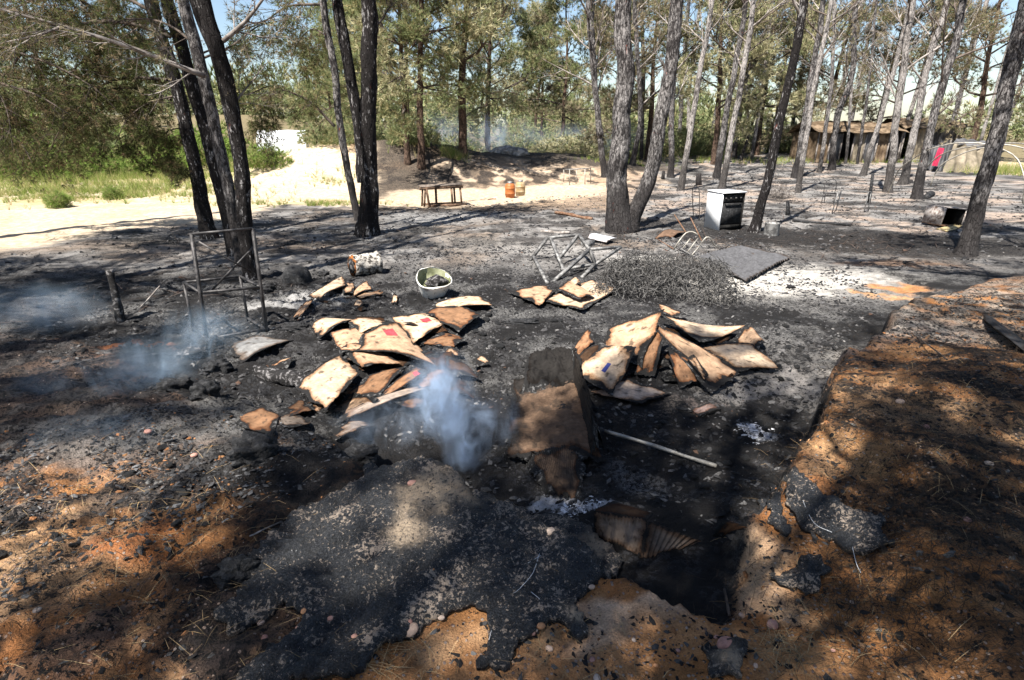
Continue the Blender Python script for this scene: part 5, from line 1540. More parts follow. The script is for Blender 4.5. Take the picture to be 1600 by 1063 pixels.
def kpart(nm, mat, boxes, par=None):
    a = Acc()
    for c, sz in boxes: a.box(R_ @ np.array(c) + np.array((kc[0], kc[1], kz)), sz, R_)
    return a.build(nm, M[mat], par or ck, ck.location[:], False)


kpart('side_panel', 'enamel', [((-.262, 0, .37), (.018, .50, .74))]); kpart('side_panel', 'soot', [((.262, 0, .37), (.018, .50, .74))])
kpart('carcass', 'soot', [((0, .02, .36), (.504, .45, .70))])
od = kpart('oven_door', 'char', [((0, -.222, .33), (.47, .03, .42))]); kpart('door_handle', 'iron', [((0, -.26, .53), (.38, .018, .018)), ((-.18, -.245, .53), (.018, .03, .018)), ((.18, -.245, .53), (.018, .03, .018))], od)
cp_ = kpart('control_panel', 'char', [((0, -.222, .635), (.49, .03, .13))])
for kx in (-.18, -.06, .06, .18): kpart('knob', 'iron', [((kx, -.245, .64), (.035, .025, .035))], cp_)
kpart('drawer', 'soot', [((0, -.224, .065), (.47, .025, .08))])
kpart('hob_top', 'enamel', [((.0, -.01, .755), (.57, .54, .028))])

# wire rack behind it
p0 = G(1083, 345); wr = thing('wire_rack', 'thin burnt wire rack standing left behind the cooker', 'rack', p0)
part_rods(wr, [[V(1084, 345, p0[1]), V(1082, 296, p0[1]), V(1092, 295, p0[1]), V(1093, 345, p0[1])], [V(1083, 300, p0[1]), V(1092, 300, p0[1])], [V(1083, 306, p0[1]), V(1092, 306, p0[1])]], 'iron', .009, 'wire')
part_rods(wr, [[V(1100, 350, p0[1] - .2), V(1101, 322, p0[1] - .2)], [V(1086, 322, p0[1]), V(1101, 322, p0[1] - .2)]], 'iron', .008, 'wire')

# drum pot, posts, stumps
p = G(1208, 369); a = Acc(); Mt = Matrix.Translation(Vector((p[0], p[1] + .1, gz(p[0], p[1]) - .01)))
pt = thing('dented_drum', 'dented grey metal drum beside the slender dark pine', 'drum', p)
a.lathe([(0, 0), (.135, 0), (.14, .02), (.135, .06), (.14, .08), (.135, .16), (.14, .18), (.135, .24), (.142, .255), (.13, .25), (.125, .1), (0, .09)], 22, Mt, None, .12, 2); a.build('drum_body', M['irongrey'], pt, pt.location[:])
for lab, b0, t0, r, mt in [('short upright burnt post right of the slender dark pine', (1231, 337), (1231, 314), .045, 'char'), ('slender upright burnt pole behind the grey table frame', (1358, 318), (1364, 271), .04, 'char'), ('stubby burnt tree stump behind the pale pine', (1092, 290), (1092, 271), .1, 'bark_mid'), ('small burnt stump left of the pale pine', (1036, 280), (1037, 267), .07, 'bark_mid'), ('low dark stump between the slanting pines at the shack', (1420, 286), (1420, 282), .14, 'bark_mid')]:
    p = G(*b0); q = V(*t0, p[1]); a = Acc(); a.tube(np.array([p - np.array((0, 0, .1)), (p + q) / 2, q]), [r * 1.15, r, r * .9], 10, disp=gen_disp(int(b0[0]) % 50, .3, 1.8, .8))
    tag(a.build('burnt_stump' if 'stump' in lab else 'burnt_post', M[mt], None, p), lab, 'stump' if 'stump' in lab else 'post')

# open metal box (old fridge shell)
bb = G(1466, 355); R_ = box_axes(math.radians(14)); hc = bb + np.array((.22, .22, 0)); hz = gz(hc[0], hc[1])
ob = thing('open_metal_box', 'tipped open metal cabinet shell with sooty inside at right', 'cabinet', (hc[0], hc[1], hz))
M['palepaint'] = mat_plain('scorched_pale_paint', (.10, .065, .05), (.33, .30, .28), .8, 0, 14, .3, .3, .36, .56)
Rt = R_ @ np.array(((math.cos(.10), 0, math.sin(.10)), (0, 1, 0), (-math.sin(.10), 0, math.cos(.10))))


def bpart(nm, mat, c, sz):
    a = Acc(); a.box(Rt @ np.array(c) + np.array((hc[0], hc[1], hz + .02)), sz, Rt); return a.build(nm, M[mat], ob, ob.location[:], False)


bpart('side_panel', 'palepaint', (-.29, 0, .18), (.02, .46, .36)); bpart('side_panel', 'palepaint', (.29, 0, .18), (.02, .46, .36)); bpart('top_panel', 'palepaint', (0, 0, .371), (.60, .46, .02)); bpart('bottom_panel', 'rust', (0, 0, -.002), (.60, .46, .02)); bpart('back_panel', 'soot', (0, .22, .18), (.558, .02, .34))
bpart('inner_liner', 'soot', (-.276, 0, .18), (.006, .42, .34)); bpart('inner_liner', 'soot', (.276, 0, .18), (.006, .42, .34)); bpart('inner_liner', 'soot', (0, 0, .357), (.54, .42, .006))
cardboard('yellowish board lying in front of the open metal box', [(1460, 358, .02), (1498, 346, .03), (1506, 352, .03), (1480, 362, .02)], np.array((.45, .36, .19)), .02, 931, .3, None, .03, .01, 'loose_board', group=None, cat='board')

# grey table frame and chair frame
p = G(1310, 333); Yt = p[1]
tf = thing('steel_table', 'bare grey steel folding table frame on the ash at right', 'table', p)
part_rods(tf, [[V(1300, 333, Yt), V(1311, 297, Yt)], [V(1305, 333, Yt + .2), V(1315, 297, Yt + .2)]], 'irongrey', .014, 'leg'); part_rods(tf, [[V(1349, 337, Yt), V(1357, 300, Yt)], [V(1356, 334, Yt + .2), V(1361, 300, Yt + .2)]], 'irongrey', .014, 'leg')
part_rods(tf, [[V(1311, 297, Yt), V(1357, 300, Yt)], [V(1315, 297, Yt + .2), V(1361, 300, Yt + .2)], [V(1311, 297, Yt), V(1315, 297, Yt + .2)], [V(1357, 300, Yt), V(1361, 300, Yt + .2)], [V(1306, 314, Yt), V(1310, 314, Yt + .2)], [V(1352, 318, Yt), V(1358, 318, Yt + .2)]], 'irongrey', .011, 'rail')
p = G(1288, 318); Yt = p[1]
cf2 = thing('burnt_chair', 'burnt tubular chair frame with rounded back left of the table frame', 'chair', p)
part_rods(cf2, [[V(1287, 303, Yt), V(1289, 289, Yt), V(1295, 281, Yt), V(1305, 281, Yt), V(1307, 290, Yt), V(1304, 303, Yt)]], 'iron', .011, 'back_tube')
part_rods(cf2, [[V(1287, 303, Yt), V(1283, 319, Yt)], [V(1304, 303, Yt), V(1303, 318, Yt)], [V(1290, 302, Yt + .3), V(1288, 315, Yt + .3)], [V(1306, 302, Yt + .3), V(1306, 314, Yt + .3)]], 'iron', .011, 'leg')
part_rods(cf2, [[V(1287, 303, Yt), V(1304, 303, Yt)], [V(1290, 302, Yt + .3), V(1306, 302, Yt + .3)], [V(1287, 303, Yt), V(1290, 302, Yt + .3)], [V(1304, 303, Yt), V(1306, 302, Yt + .3)]], 'iron', .010, 'seat_rail')
# tangle of wire right of cooker
p = G(1219, 309); wt2 = thing('wire_tangle', 'rusty grey tangle of wire between the slender pine and the table frame', 'wire heap', p); wa = Acc()
for i in range(110):
    q = p + np.array((rgw.normal(0, .2), rgw.normal(0, .15), abs(rgw.normal(0, .16)))); d = rgw.normal(0, 1, 3); t = np.linspace(0, 1, 7)[:, None]; ax = nrm(d); e1 = nrm(np.cross(ax, (.2, .4, 1))); e2 = np.cross(ax, e1)
    wa.tube(q + rgw.uniform(.06, .2) * (np.cos(t * 4) * e1 + np.sin(t * 4) * e2) + np.array((0, 0, .05)), .005, 3, cap=False)
wa.build('wire', M['twig_dead'], wt2, wt2.location[:])['kind'] = 'stuff'

# bench
p = G(690, 322); bn = thing('wooden_bench', 'burnt brown wooden trestle bench standing on the sand', 'bench', p); Rb = box_axes(math.radians(17)); hw = 1.12
M['oldwood'] = mat_plain('scorched_old_wood', (.05, .032, .022), (.19, .12, .08), .85, 0, 9, .5, .2)
M['lightwood'] = mat_plain('weathered_bench_top', (.07, .055, .045), (.20, .165, .14), .85, 0, 9, .5, .2)


def npart(nm, mat, c0_, c1_, w, h):
    a = Acc(); q = np.array(p, float); a.bar(Rb @ np.array(c0_) + q, Rb @ np.array(c1_) + q, w, h); return a.build(nm, M[mat], bn, bn.location[:], False)


for k, yy in enumerate((-.12, .0, .12)): npart('top_plank', 'lightwood', (-.58, yy, .535 + .004 * k), (.56, yy, .565 + .004 * k), .115, .035)
npart('front_beam', 'oldwood', (-.60, -.16, .49), (.58, -.16, .52), .03, .07)
for x0, y0, x1, w in ((-.50, -.14, -.44, .05), (-.36, -.16, -.42, .12), (-.12, .12, -.12, .05), (.28, -.14, .26, .06), (.40, .10, .38, .05), (.54, -.13, .50, .05), (-.52, .14, -.47, .05)):
    npart('leg', 'oldwood', (x0, y0, -.02), (x1, y0, .52), w, .045)
npart('floor_rail', 'oldwood', (-.40, -.15, .03), (.66, -.15, .03), .10, .07); npart('floor_rail', 'oldwood', (-.5, .13, .05), (.55, .13, .05), .06, .05)

# gas bottles
def gas(px, lab, ca, cb, sc=1.0):
    p = G(*px); root = thing('gas_bottle', lab, 'gas bottle', p, 'gas bottles on the sand'); Mt = Matrix.Translation(Vector(p))
    mm = mat_plain('bottle_paint_' + str(px[0]), ca, cb, .55, .1, 7, .2, .4, .4, .65)
    a = Acc(); a.lathe([(0, .04), (.12, .04), (.15, .06), (.152, .12), (.156, .125), (.156, .135), (.152, .14), (.152, .27), (.156, .275), (.156, .285), (.152, .29), (.15, .35), (.125, .40), (.06, .425), (0, .43)], 22, Mt); a.build('body', mm, root, p)
    a = Acc(); a.lathe([(.125, .045), (.13, 0), (.14, 0), (.135, .05)], 20, Mt); a.build('foot_ring', mm, root, p)
    a = Acc(); a.lathe([(.075, .41), (.075, .475), (.066, .475), (.066, .41)], 16, Mt); a.build('collar', M['irongrey'], root, p)
    a = Acc(); a.lathe([(0, .42), (.02, .42), (.02, .485), (0, .49)], 10, Mt); a.build('valve', M['irongrey'], root, p)


gas((797, 309), 'orange gas bottle, the redder one of two on the sand', (.30, .085, .018), (.36, .13, .04))
gas((813, 306), 'yellowish grey faded gas bottle behind the orange one', (.26, .17, .075), (.36, .29, .19))

# bed frame rack
p = G(885, 289); Yt = p[1]; bf = thing('bed_frame', 'pale rusty iron bed end standing on the sand left of the forked pine', 'bed frame', p)
part_rods(bf, [[V(890, 289, Yt), V(890, 265, Yt)], [V(914, 290, Yt), V(914, 264, Yt)], [V(900, 288, Yt), V(901, 265, Yt)], [V(923, 287, Yt + .6), V(923, 263, Yt + .6)], [V(881, 286, Yt + .6), V(881, 265, Yt + .6)]], 'palemetal', .017, 'post')
part_rods(bf, [[V(890, 265, Yt), V(914, 264, Yt)], [V(914, 264, Yt), V(923, 263, Yt + .6)], [V(890, 265, Yt), V(881, 265, Yt + .6)], [V(881, 265, Yt + .6), V(923, 263, Yt + .6)]], 'irongrey', .015, 'rail')
# yellow rack far
p = G(695, 219); Yt = p[1]; yr = thing('hoop_rack', 'yellowish hooped metal rack on top of the burnt slope', 'rack', p)
for k in range(4):
    x = 686 + k * 5.2; part_rods(yr, [[V(x, 219, Yt), V(x, 206, Yt), V(x + 2, 203.5, Yt), V(x + 4, 206, Yt), V(x + 4, 219, Yt)]], 'palemetal', .03, 'hoop')
part_rods(yr, [[V(685, 211, Yt), V(706, 211, Yt)]], 'palemetal', .025, 'rail')
# far hoops and table outlines
for lab, pts in [('pale bent hoop pole at the back left of two', [(878, 216), (878, 195), (882, 184), (889, 179)]), ('pale bent hoop pole at the back right of two', [(913, 216), (913, 200), (911, 192), (908, 188)])]:
    p = G(pts[0][0], 217); a = Acc(); a.tube(resample([V(x, y, p[1]) for x, y in pts], .2), .035, 6); tag(a.build('hoop_pole', M['palemetal'], None, p), lab, 'pole')
for lab, x0, x1, yt, yb in [('pale table outline at the back among the hoops', 872, 902, 205, 217), ('small pale table outline at the back left of the grey pine', 918, 931, 205, 217)]:
    p = G((x0 + x1) / 2, yb); Yt = p[1]; tf = thing('pale_table', lab, 'table', p)
    part_rods(tf, [[V(x0, yb, Yt), V(x0, yt, Yt)], [V(x1, yb, Yt), V(x1, yt, Yt)]], 'palemetal', .03, 'leg'); part_rods(tf, [[V(x0, yt, Yt), V(x1, yt, Yt)]], 'palemetal', .03, 'top_rail')
p = G(785, 222); q = (V(779, 198, p[1]) + V(792, 198, p[1])) / 2; db = thing('burnt_cabinet', 'dark burnt cabinet standing at the back behind the ash mound', 'cabinet', p)
a = Acc(); h_ = q[2] - p[2]; a.box(p + np.array((0, 0, h_ / 2)), (.50, .4, h_), None, None, .95); a.build('carcass', M['soot'], db, p, False)
a = Acc(); a.box(p + np.array((0, -.205, h_ * .5)), (.40, .02, h_ * .7)); a.build('door', M['char'], db, p, False)
p = G(796, 242); a = Acc(); lumpy(a, (p[0], p[1] + .6, gz(p[0], p[1] + .6)), (.9, .7, .32), 61, 34, 18, .3)
tag(a.build('ash_mound', mat_plain('pale_grey_ash', (.12, .115, .11), (.34, .33, .32), .9, 0, 4, .6, .1), None, p), 'low grey ash mound on the rise behind the gas bottles', 'mound')

# shacks --------------------------------------------------------------------
M['tarp_tan'] = mat_plain('dirty_tan_tarp', (.12, .10, .072), (.26, .22, .165), .8, 0, 1.4, .4, .2)
M['tarp_grey'] = mat_plain('grey_tarp', (.04, .04, .043), (.12, .12, .125), .8, 0, 1.4, .4, .2)
M['tarp_black'] = mat_plain('black_tarp', (.012, .012, .013), (.045, .045, .05), .6, 0, 1.4, .4, .3)
M['thatch'] = mat_plain('brown_cardboard_roof', (.07, .048, .03), (.19, .14, .095), .9, 0, 2.2, .5, .1)
M['tarp_white'] = mat_plain('white_plastic_sheet', (.55, .57, .60), (.82, .82, .82), .5, 0, 1.0, .2, .4)
M['cloth_red'] = mat_plain('crimson_cloth', (.26, .012, .04), (.34, .03, .07), .85, 0, 5, .2, .2)


def panel(root, name, P4, mat, amp=.06, seed=1, n=14, loc=None):
    u = np.linspace(0, 1, n)[:, None]; v = np.linspace(0, 1, n)[None, :]; P4 = [np.array(q, float) for q in P4]
    P = ((1 - u) * (1 - v))[..., None] * P4[0] + (u * (1 - v))[..., None] * P4[1] + (u * v)[..., None] * P4[2] + ((1 - u) * v)[..., None] * P4[3]
    nn = nrm(np.cross(P4[1] - P4[0], P4[3] - P4[0])); w = amp * (fbm(u * 4 + seed + 0 * v, v * 2.0 + 0 * u, 3, seed) + .6 * np.sin((u + .1 * v) * 22 + seed))
    P = P + nn * w[..., None]
    t = P.reshape(-1, 3); N = len(t); Q = grid_q(n, n); a = Acc(); a.add(np.concatenate([t, t + nn * .03]), Q=np.concatenate([Q, Q[:, ::-1] + N])); return a.build(name, M[mat], root, loc if loc is not None else root.location[:])


def shack(lab, pxl, pxr, pbase, h, hr, depth, walls, roofmat, seed, name='shack'):
    L = G(pxl, pbase); R = G(pxr, pbase); R[1] = L[1]; R = V(pxr, pbase, L[1]); R[2] = L[2] = min(L[2], R[2])
    root = thing(name, lab, 'shack', (L + R) / 2); d = np.array((0, depth, 0)); up = np.array((0, 0, 1.0))
    n = len(walls); e = (R - L)
    for i, (m_, hh) in enumerate(walls):
        a0 = L + e * (i / n); a1 = L + e * ((i + 1) / n)
        if m_ == 'gap': continue
        panel(root, 'wall_panel', [a0 + np.array((.02, .02 * (i % 2), 0)), a1 + np.array((0, .02 * (i % 2), 0)), a1 + up * h * hh, a0 + up * h * hh], m_, .06, seed + i)
    panel(root, 'wall_panel', [L + d, L, L + up * h, L + d + up * h], walls[0][0] if walls[0][0] != 'gap' else 'tarp_black', .05, seed + 20)
    panel(root, 'wall_panel', [R, R + d, R + d + up * h, R + up * h], walls[-1][0] if walls[-1][0] != 'gap' else 'tarp_black', .05, seed + 21)
    panel(root, 'wall_panel', [R + d, L + d, L + d + up * h, R + d + up * h], 'tarp_black', .05, seed + 22)
    for i in range(n + 1):
        a = Acc(); q = L + e * (i / n) + np.array((0, -.04, 0)); a.tube(np.array([q - up * .1, q + up * h * (1.0 + .04 * math.sin(i * 2.2))]), .04, 6); a.build('pole', M['twig_dead'], root, root.location[:])
    ov = np.array((0, .35, 0)); sg = e / np.linalg.norm(e) * .25
    rg_ = (L + R) / 2
    panel(root, 'roof_slope', [L - sg - ov + up * (h - .05), R + sg - ov + up * (h - .02), R + sg + d * .5 + up * (h + hr * .8), L - sg + d * .5 + up * (h + hr)], roofmat, .10, seed + 30)
    panel(root, 'roof_slope', [R + sg + d + ov + up * (h - .05), L - sg + d + ov + up * (h - .05), L - sg + d * .5 + up * (h + hr), R + sg + d * .5 + up * (h + hr * .8)], roofmat, .10, seed + 31)
    return root


shack('long brown shack of patched tarp and board walls among the pines at right', 1272, 1400, 254, 1.55, .55, 3.0, [('thatch', 1), ('tarp_grey', .95), ('gap', 1), ('tarp_tan', .95), ('tarp_grey', 1), ('thatch', .95), ('gap', 1)], 'thatch', 3)
shack('smaller dark shack with brown roof right of the long one', 1404, 1496, 250, 1.75, .5, 3.0, [('gap', 1), ('tarp_tan', .95), ('tarp_black', 1), ('tarp_grey', .95), ('tarp_black', 1)], 'thatch', 7)
shack('low black tarp shelter behind the twin pair of pines', 1182, 1236, 226, 1.3, .15, 2.4, [('tarp_black', 1), ('tarp_black', .95), ('tarp_grey', .9)], 'tarp_black', 11, 'tarp_shelter')
# white heap left of the black shelter
p = G(1148, 226); a = Acc(); lumpy(a, (p[0], p[1] + .8, p[2] + .35), (1.05, .7, .85), 71, 30, 16, .35, .2, 2.6)
tag(a.build('plastic_covered_heap', M['tarp_white'], None, p), 'heap under white plastic sheeting left of the black tarp shelter', 'heap')
p = G(1272, 252); a = Acc(); lumpy(a, (p[0], p[1] + .5, p[2] + .25), (.55, .5, .85), 73, 26, 14, .5, .2, 2.6)
tag(a.build('brushwood_heap', M['thatch'], None, p), 'brown brushwood heap leaning at the left end of the long shack', 'heap')
# collapsed tan tarp and red cloth
p = G(1512, 268); tt = thing('collapsed_tent', 'collapsed tan tarp tent behind the bent pole frame', 'tent', p); Yt = p[1]
panel(tt, 'tarp', [V(1474, 270, Yt - .3), V(1548, 268, Yt), V(1540, 232, Yt + .6), V(1490, 224, Yt + .5)], 'tarp_tan', .12, 5, 22)
panel(tt, 'tarp', [V(1548, 268, Yt), V(1560, 262, Yt + 1.6), V(1550, 235, Yt + 1.4), V(1540, 232, Yt + .6)], 'tarp_grey', .10, 6, 14)
panel(tt, 'tarp', [V(1440, 262, Yt + .4), V(1476, 270, Yt - .2), V(1490, 226, Yt + .5), V(1452, 228, Yt + .9)], 'tarp_black', .10, 9, 14)
panel(tt, 'roof_tarp', [V(1488, 226, Yt + .4), V(1545, 232, Yt + .5), V(1550, 224, Yt + 1.8), V(1495, 216, Yt + 1.8)], 'tarp_grey', .08, 8, 14)
a_ = panel(None, 'red_cloth', [V(1456, 259, Yt - .5), V(1463, 260, Yt - .5), V(1475, 232, Yt - .35), V(1467, 231, Yt - .35)], 'cloth_red', .04, 4, 12, V(1464, 258, Yt - .5)); tag(a_, 'crimson cloth hanging in front of the collapsed tan tent', 'cloth')
# bent pole frame
p = G(1387, 302); Yt = p[1]; pf = thing('bent_pole_frame', 'dome frame of pale bent poles standing at the right', 'pole frame', G(1490, 300))
for pts in [[(1387, 303, 0), (1396, 284, -.2), (1405, 265, -.5), (1424, 250, -1.0), (1442, 239, -1.5), (1457, 232, -1.9), (1492, 224, -2.4), (1532, 224, -2.8), (1550, 228, -3.0)],
            [(1448, 262, -1.2), (1462, 248, -1.5), (1482, 237, -1.9), (1512, 230, -2.4), (1545, 226, -2.9), (1568, 226, -3.1), (1600, 232, -3.4), (1640, 250, -3.8)],
            [(1454, 290, -2.0), (1462, 270, -2.1), (1476, 254, -2.3), (1512, 237, -2.7), (1548, 230, -3.0), (1572, 236, -3.3), (1590, 249, -3.5), (1600, 275, -3.8), (1606, 310, -4.0)],
            [(1545, 226, -2.9), (1590, 224, -2.2), (1640, 232, -1.5)],
            [(1598, 318, -4.2), (1602, 290, -4.3), (1612, 262, -4.4), (1640, 245, -4.5)]]:
    Q = resample([V(x, y, Yt + dy) for x, y, dy in pts], .12); a = Acc(); a.tube(Q, .018, 7); a.build('pole', M['palemetal'], pf, pf.location[:])
# white polytunnel right, white tank left
def tunnel(lab, cx, cy, r, L, rot, name, cat, base):
    root = thing(name, lab, cat, (cx, cy, gz(cx, cy))); a = Acc(); R9 = rotz(rot); th = np.linspace(-.15, math.pi + .15, 22); xs = np.linspace(-L / 2, L / 2, 16)
    P = np.stack([np.tile(xs[:, None], (1, 22)), r * np.cos(th)[None, :] * (1 + .01 * np.sin(xs * 6))[:, None], r * np.sin(th)[None, :] * (1 + .01 * np.sin(xs * 6))[:, None] + base], 2).reshape(-1, 3) @ R9.T + np.array(root.location[:])
    a.add(P, Q=grid_q(16, 22)); a.build('plastic_cover', M['tarp_white'], root, root.location[:])
    for s_ in (-1, 1):
        a = Acc(); e = np.stack([0 * th + s_ * L / 2, r * np.cos(th), r * np.sin(th) + base], 1); e = np.vstack([e, [(s_ * L / 2, 0, base)]]) @ R9.T + np.array(root.location[:]); k = np.arange(21); a.add(e, T=np.stack([k, k + 1, np.full(21, 22)], 1)); a.build('end_wall', M['tarp_white'], root, root.location[:], False)
    return root


tunnel('white plastic tunnel greenhouse beyond the trees at the right edge', 44, 44, 3.2, 14, .6, 'polytunnel', 'greenhouse', .6)
tk = W(460, 228, 1.0); tunnel('white rounded tank behind the sand mound', -11.2, 29.5, .95, 2.2, .25, 'water_tank', 'tank', .85)

# ------------------------------------------------------------------ loose stones, char bits, straw
rgd = np.random.default_rng(91)
PEB = [(515, 970, 9), (643, 985, 16), (640, 978, 8), (570, 1010, 14), (575, 1022, 9), (555, 998, 8), (924, 924, 7), (905, 990, 8), (835, 990, 7), (845, 985, 9), (833, 996, 6), (858, 1016, 8), (925, 1028, 7), (933, 1053, 9), (1025, 1033, 5), (1206, 975, 13), (1158, 963, 7), (1140, 1005, 26),
       (860, 833, 11), (676, 896, 7), (645, 757, 10), (408, 968, 8), (413, 990, 9), (690, 968, 7), (478, 965, 8), (466, 985, 6), (1405, 628, 9), (1447, 665, 7), (1545, 722, 8), (1390, 879, 6), (1510, 812, 9), (1330, 940, 5), (1120, 990, 6), (990, 1000, 5), (760, 1020, 6), (305, 715, 7), (345, 760, 6), (232, 675, 8), (60, 955, 8), (1255, 1005, 6), (1300, 1020, 5), (1180, 1040, 6), (1060, 1010, 5)]
for i, (px, py, r) in enumerate(PEB):
    p = G(px, py + r * .5); dep = p[1] * CT + (CAMZ - p[2]) * ST; rr = r / FPX * dep * .8
    tone = np.array([(.36, .20, .16), (.42, .30, .23), (.30, .16, .13), (.45, .35, .28), (.40, .20, .10)][i % 5]); a = Acc()
    zt = float(Hd(np.array([p[0]]), np.array([p[1]]))[0])
    lumpy(a, (p[0], p[1], zt + rr * .35 + (.022 if 440 < px < 960 and py < 1000 else 0)), (rr, rr * .8, rr * .55), 200 + i, 14, 9, .16, i * 1.1, 2.0, tone)
    where = 'right orange bank' if px > 1180 else ('front bank below the crust' if px > 430 else 'left bank')
    tag(a.build('pebble', M['stone'], None, p), ('small ' if r < 8 else 'larger ') + ['reddish', 'tan', 'dark red', 'pale tan', 'orange'][i % 5] + ' pebble on the ' + where, 'pebble', 'pebbles on the ' + where)


def chips(name, label, n, sampler, size, cols, seed, mat='debris', flat=.35, kind='stuff', lift=.0):
    """irregular little slabs lying about"""
    rg = np.random.default_rng(seed); x, y = sampler(n, rg); n = len(x)
    z = Hd(x, y)
    k = 6; base = np.array([(1, 0, -.4), (.4, .8, -.5), (-.7, .6, -.4), (-.9, -.5, -.5), (.2, -.9, -.4), (.1, .1, .9), (-.3, -.1, .7), (.5, -.2, .6)])
    F = np.array([(0, 1, 5), (1, 2, 5), (2, 6, 5), (2, 3, 6), (3, 4, 6), (4, 7, 6), (4, 0, 7), (0, 5, 7), (5, 6, 7)])
    s_ = size[0] * (size[1] / size[0]) ** (rg.random(n) ** 2.2)
    B = base[None] * (1 + .35 * rg.normal(0, 1, (n, 8, 3))) * s_[:, None, None] * np.array((1, .6, flat))[None, None]
    an = rg.random(n) * 6.283; c, s2 = np.cos(an), np.sin(an)
    X = B[..., 0] * c[:, None] - B[..., 1] * s2[:, None]; Y = B[..., 0] * s2[:, None] + B[..., 1] * c[:, None]
    Z = B[..., 2] + rg.normal(0, .25, n)[:, None] * X + rg.normal(0, .25, n)[:, None] * Y
    Vv = np.stack([X + x[:, None], Y + y[:, None], Z + z[:, None] + .35 * flat * s_[:, None] + lift], 2).reshape(-1, 3)
    T = (F[None] + np.arange(n)[:, None, None] * 8).reshape(-1, 3)
    ci = rg.choice(len(cols), n, p=[q[1] for q in cols]); cc = np.array([q[0] for q in cols])[ci] * (.7 + .6 * rg.random((n, 1)))
    a = Acc(); a.add(Vv, None, T, np.repeat(cc, 8, 0)); o = a.build(name, M[mat], None, None, False)
    return tag(o, label, name.replace('_', ' '), None, kind)


def sample_px(polys, zref=0.0, dens=None):
    polys = [[tuple(W(a, b, zref)[:2]) for a, b in q] for q in polys]
    allp = np.concatenate([np.array(q) for q in polys]); lo = allp.min(0); hi = allp.max(0)

    def f(n, rg):
        out = []; tot = 0
        while tot < n:
            x = rg.uniform(lo[0], hi[0], n * 2); y = rg.uniform(lo[1], hi[1], n * 2); k = np.zeros(len(x), bool)
            for q in polys: k |= polysd(q, x, y) > 0
            dn = fbm(x * 2.2, y * 2.2, 3, 66) > rg.normal(-.05, .22, len(x)); k &= dn
            out.append(np.stack([x[k], y[k]], 1)); tot += int(k.sum())
        o_ = np.concatenate(out)[:n]; return o_[:, 0], o_[:, 1]
    return f


FLOORP = [[(-50, 520), (250, 470), (480, 430), (700, 385), (900, 375), (1150, 370), (1330, 430), (1390, 480), (1300, 560), (1290, 640), (1180, 790), (1150, 900), (1000, 900), (740, 760), (640, 700), (400, 680), (200, 640)]]
BLACKS = [((.014, .014, .015), .52), ((.04, .039, .04), .28), ((.075, .073, .073), .16), ((.12, .116, .112), .03), ((.07, .042, .03), .01)]
chips('char_debris', 'charred bits, ash flakes and splinters covering the burnt floor', 42000, sample_px(FLOORP, -.02), (.005, .038), BLACKS, 1)
chips('char_debris', 'sparse burnt bits scattered under the trees behind the hut floor', 22000, sample_px([[(420, 330), (600, 330), (960, 300), (1250, 250), (1620, 300), (1620, 420), (1330, 430), (900, 375), (480, 430), (0, 500), (0, 400)]]), (.01, .06), BLACKS, 2)
BITS = [((.014, .013, .013), .55), ((.05, .048, .047), .14), ((.09, .088, .085), .09), ((.22, .10, .042), .14), ((.26, .15, .08), .08)]
chips('soil_crumbs', 'char crumbs and soil clods on the orange banks', 11000, sample_px([[(1300, 560), (1500, 455), (1650, 470), (1650, 1080), (1000, 1080), (980, 920), (1150, 970), (1180, 800)], [(-60, 640), (250, 620), (420, 700), (560, 770), (420, 870), (330, 1000), (360, 1080), (-60, 1080)], [(420, 1000), (760, 960), (930, 940), (1000, 1080), (480, 1080)]], .33), (.0035, .022), BITS, 3)
chips('char_flakes', 'grey and black charcoal flakes strewn down the left bank', 9000, sample_px([[(-60, 700), (250, 620), (480, 640), (560, 720), (420, 800), (250, 900), (-60, 1000)]], .28), (.004, .026), [((.02, .02, .021), .5), ((.05, .05, .052), .34), ((.10, .10, .103), .12), ((.16, .08, .035), .04)], 4, flat=.22)
# larger countable chunks of charcoal
rgc = np.random.default_rng(17)
base_ch = []
for i in range(5):
    a = Acc(); lumpy(a, (0, 0, 0), (1, .62, .45), 300 + i, 12, 8, .55, 0, 4.0); base_ch.append(a)
zones = [('on the left bank', [(-20, 720), (240, 640), (420, 700), (330, 840), (-20, 960)], .26, 26, (.012, .035)), ('on the black floor of the hollow', [(900, 640), (1200, 660), (1230, 700), (1130, 860), (1000, 780), (940, 720)], -.1, 26, (.012, .035)),
         ('around the frame stand', [(180, 540), (420, 470), (480, 520), (400, 580), (260, 600)], .05, 24, (.02, .05)), ('between the two cardboard heaps', [(760, 480), (900, 470), (910, 540), (800, 600), (740, 520)], 0, 22, (.02, .045)),
         ('on grey ash right of the right heap', [(1180, 480), (1330, 500), (1280, 620), (1200, 600)], 0, 18, (.015, .04)), ('on the right orange bank', [(1280, 820), (1550, 700), (1580, 1000), (1250, 960)], .45, 20, (.008, .022))]
first = {}
for zl, poly, zr, cnt, szr in zones:
    xs, ys = sample_px([poly], zr)(cnt, rgc)
    for j in range(cnt):
        v = int(rgc.integers(5)); s_ = rgc.uniform(*szr)
        if v not in first: first[v] = base_ch[v].build('charcoal_chunk', M['char'], None, (0, 0, 0)); o = first[v]
        else: o = first[v].copy(); C.objects.link(o)
        o.location = Vector((xs[j], ys[j], float(Hd(xs[j:j + 1], ys[j:j + 1])[0]) + s_ * .25)); o.scale = (s_, s_, s_); o.rotation_euler = (rgc.normal(0, .3), rgc.normal(0, .3), rgc.random() * 6.28)
        tag(o, ('larger ' if s_ > (szr[0] + szr[1]) / 2 else 'small ') + 'lump of charcoal lying ' + zl, 'charcoal', 'charcoal ' + zl)
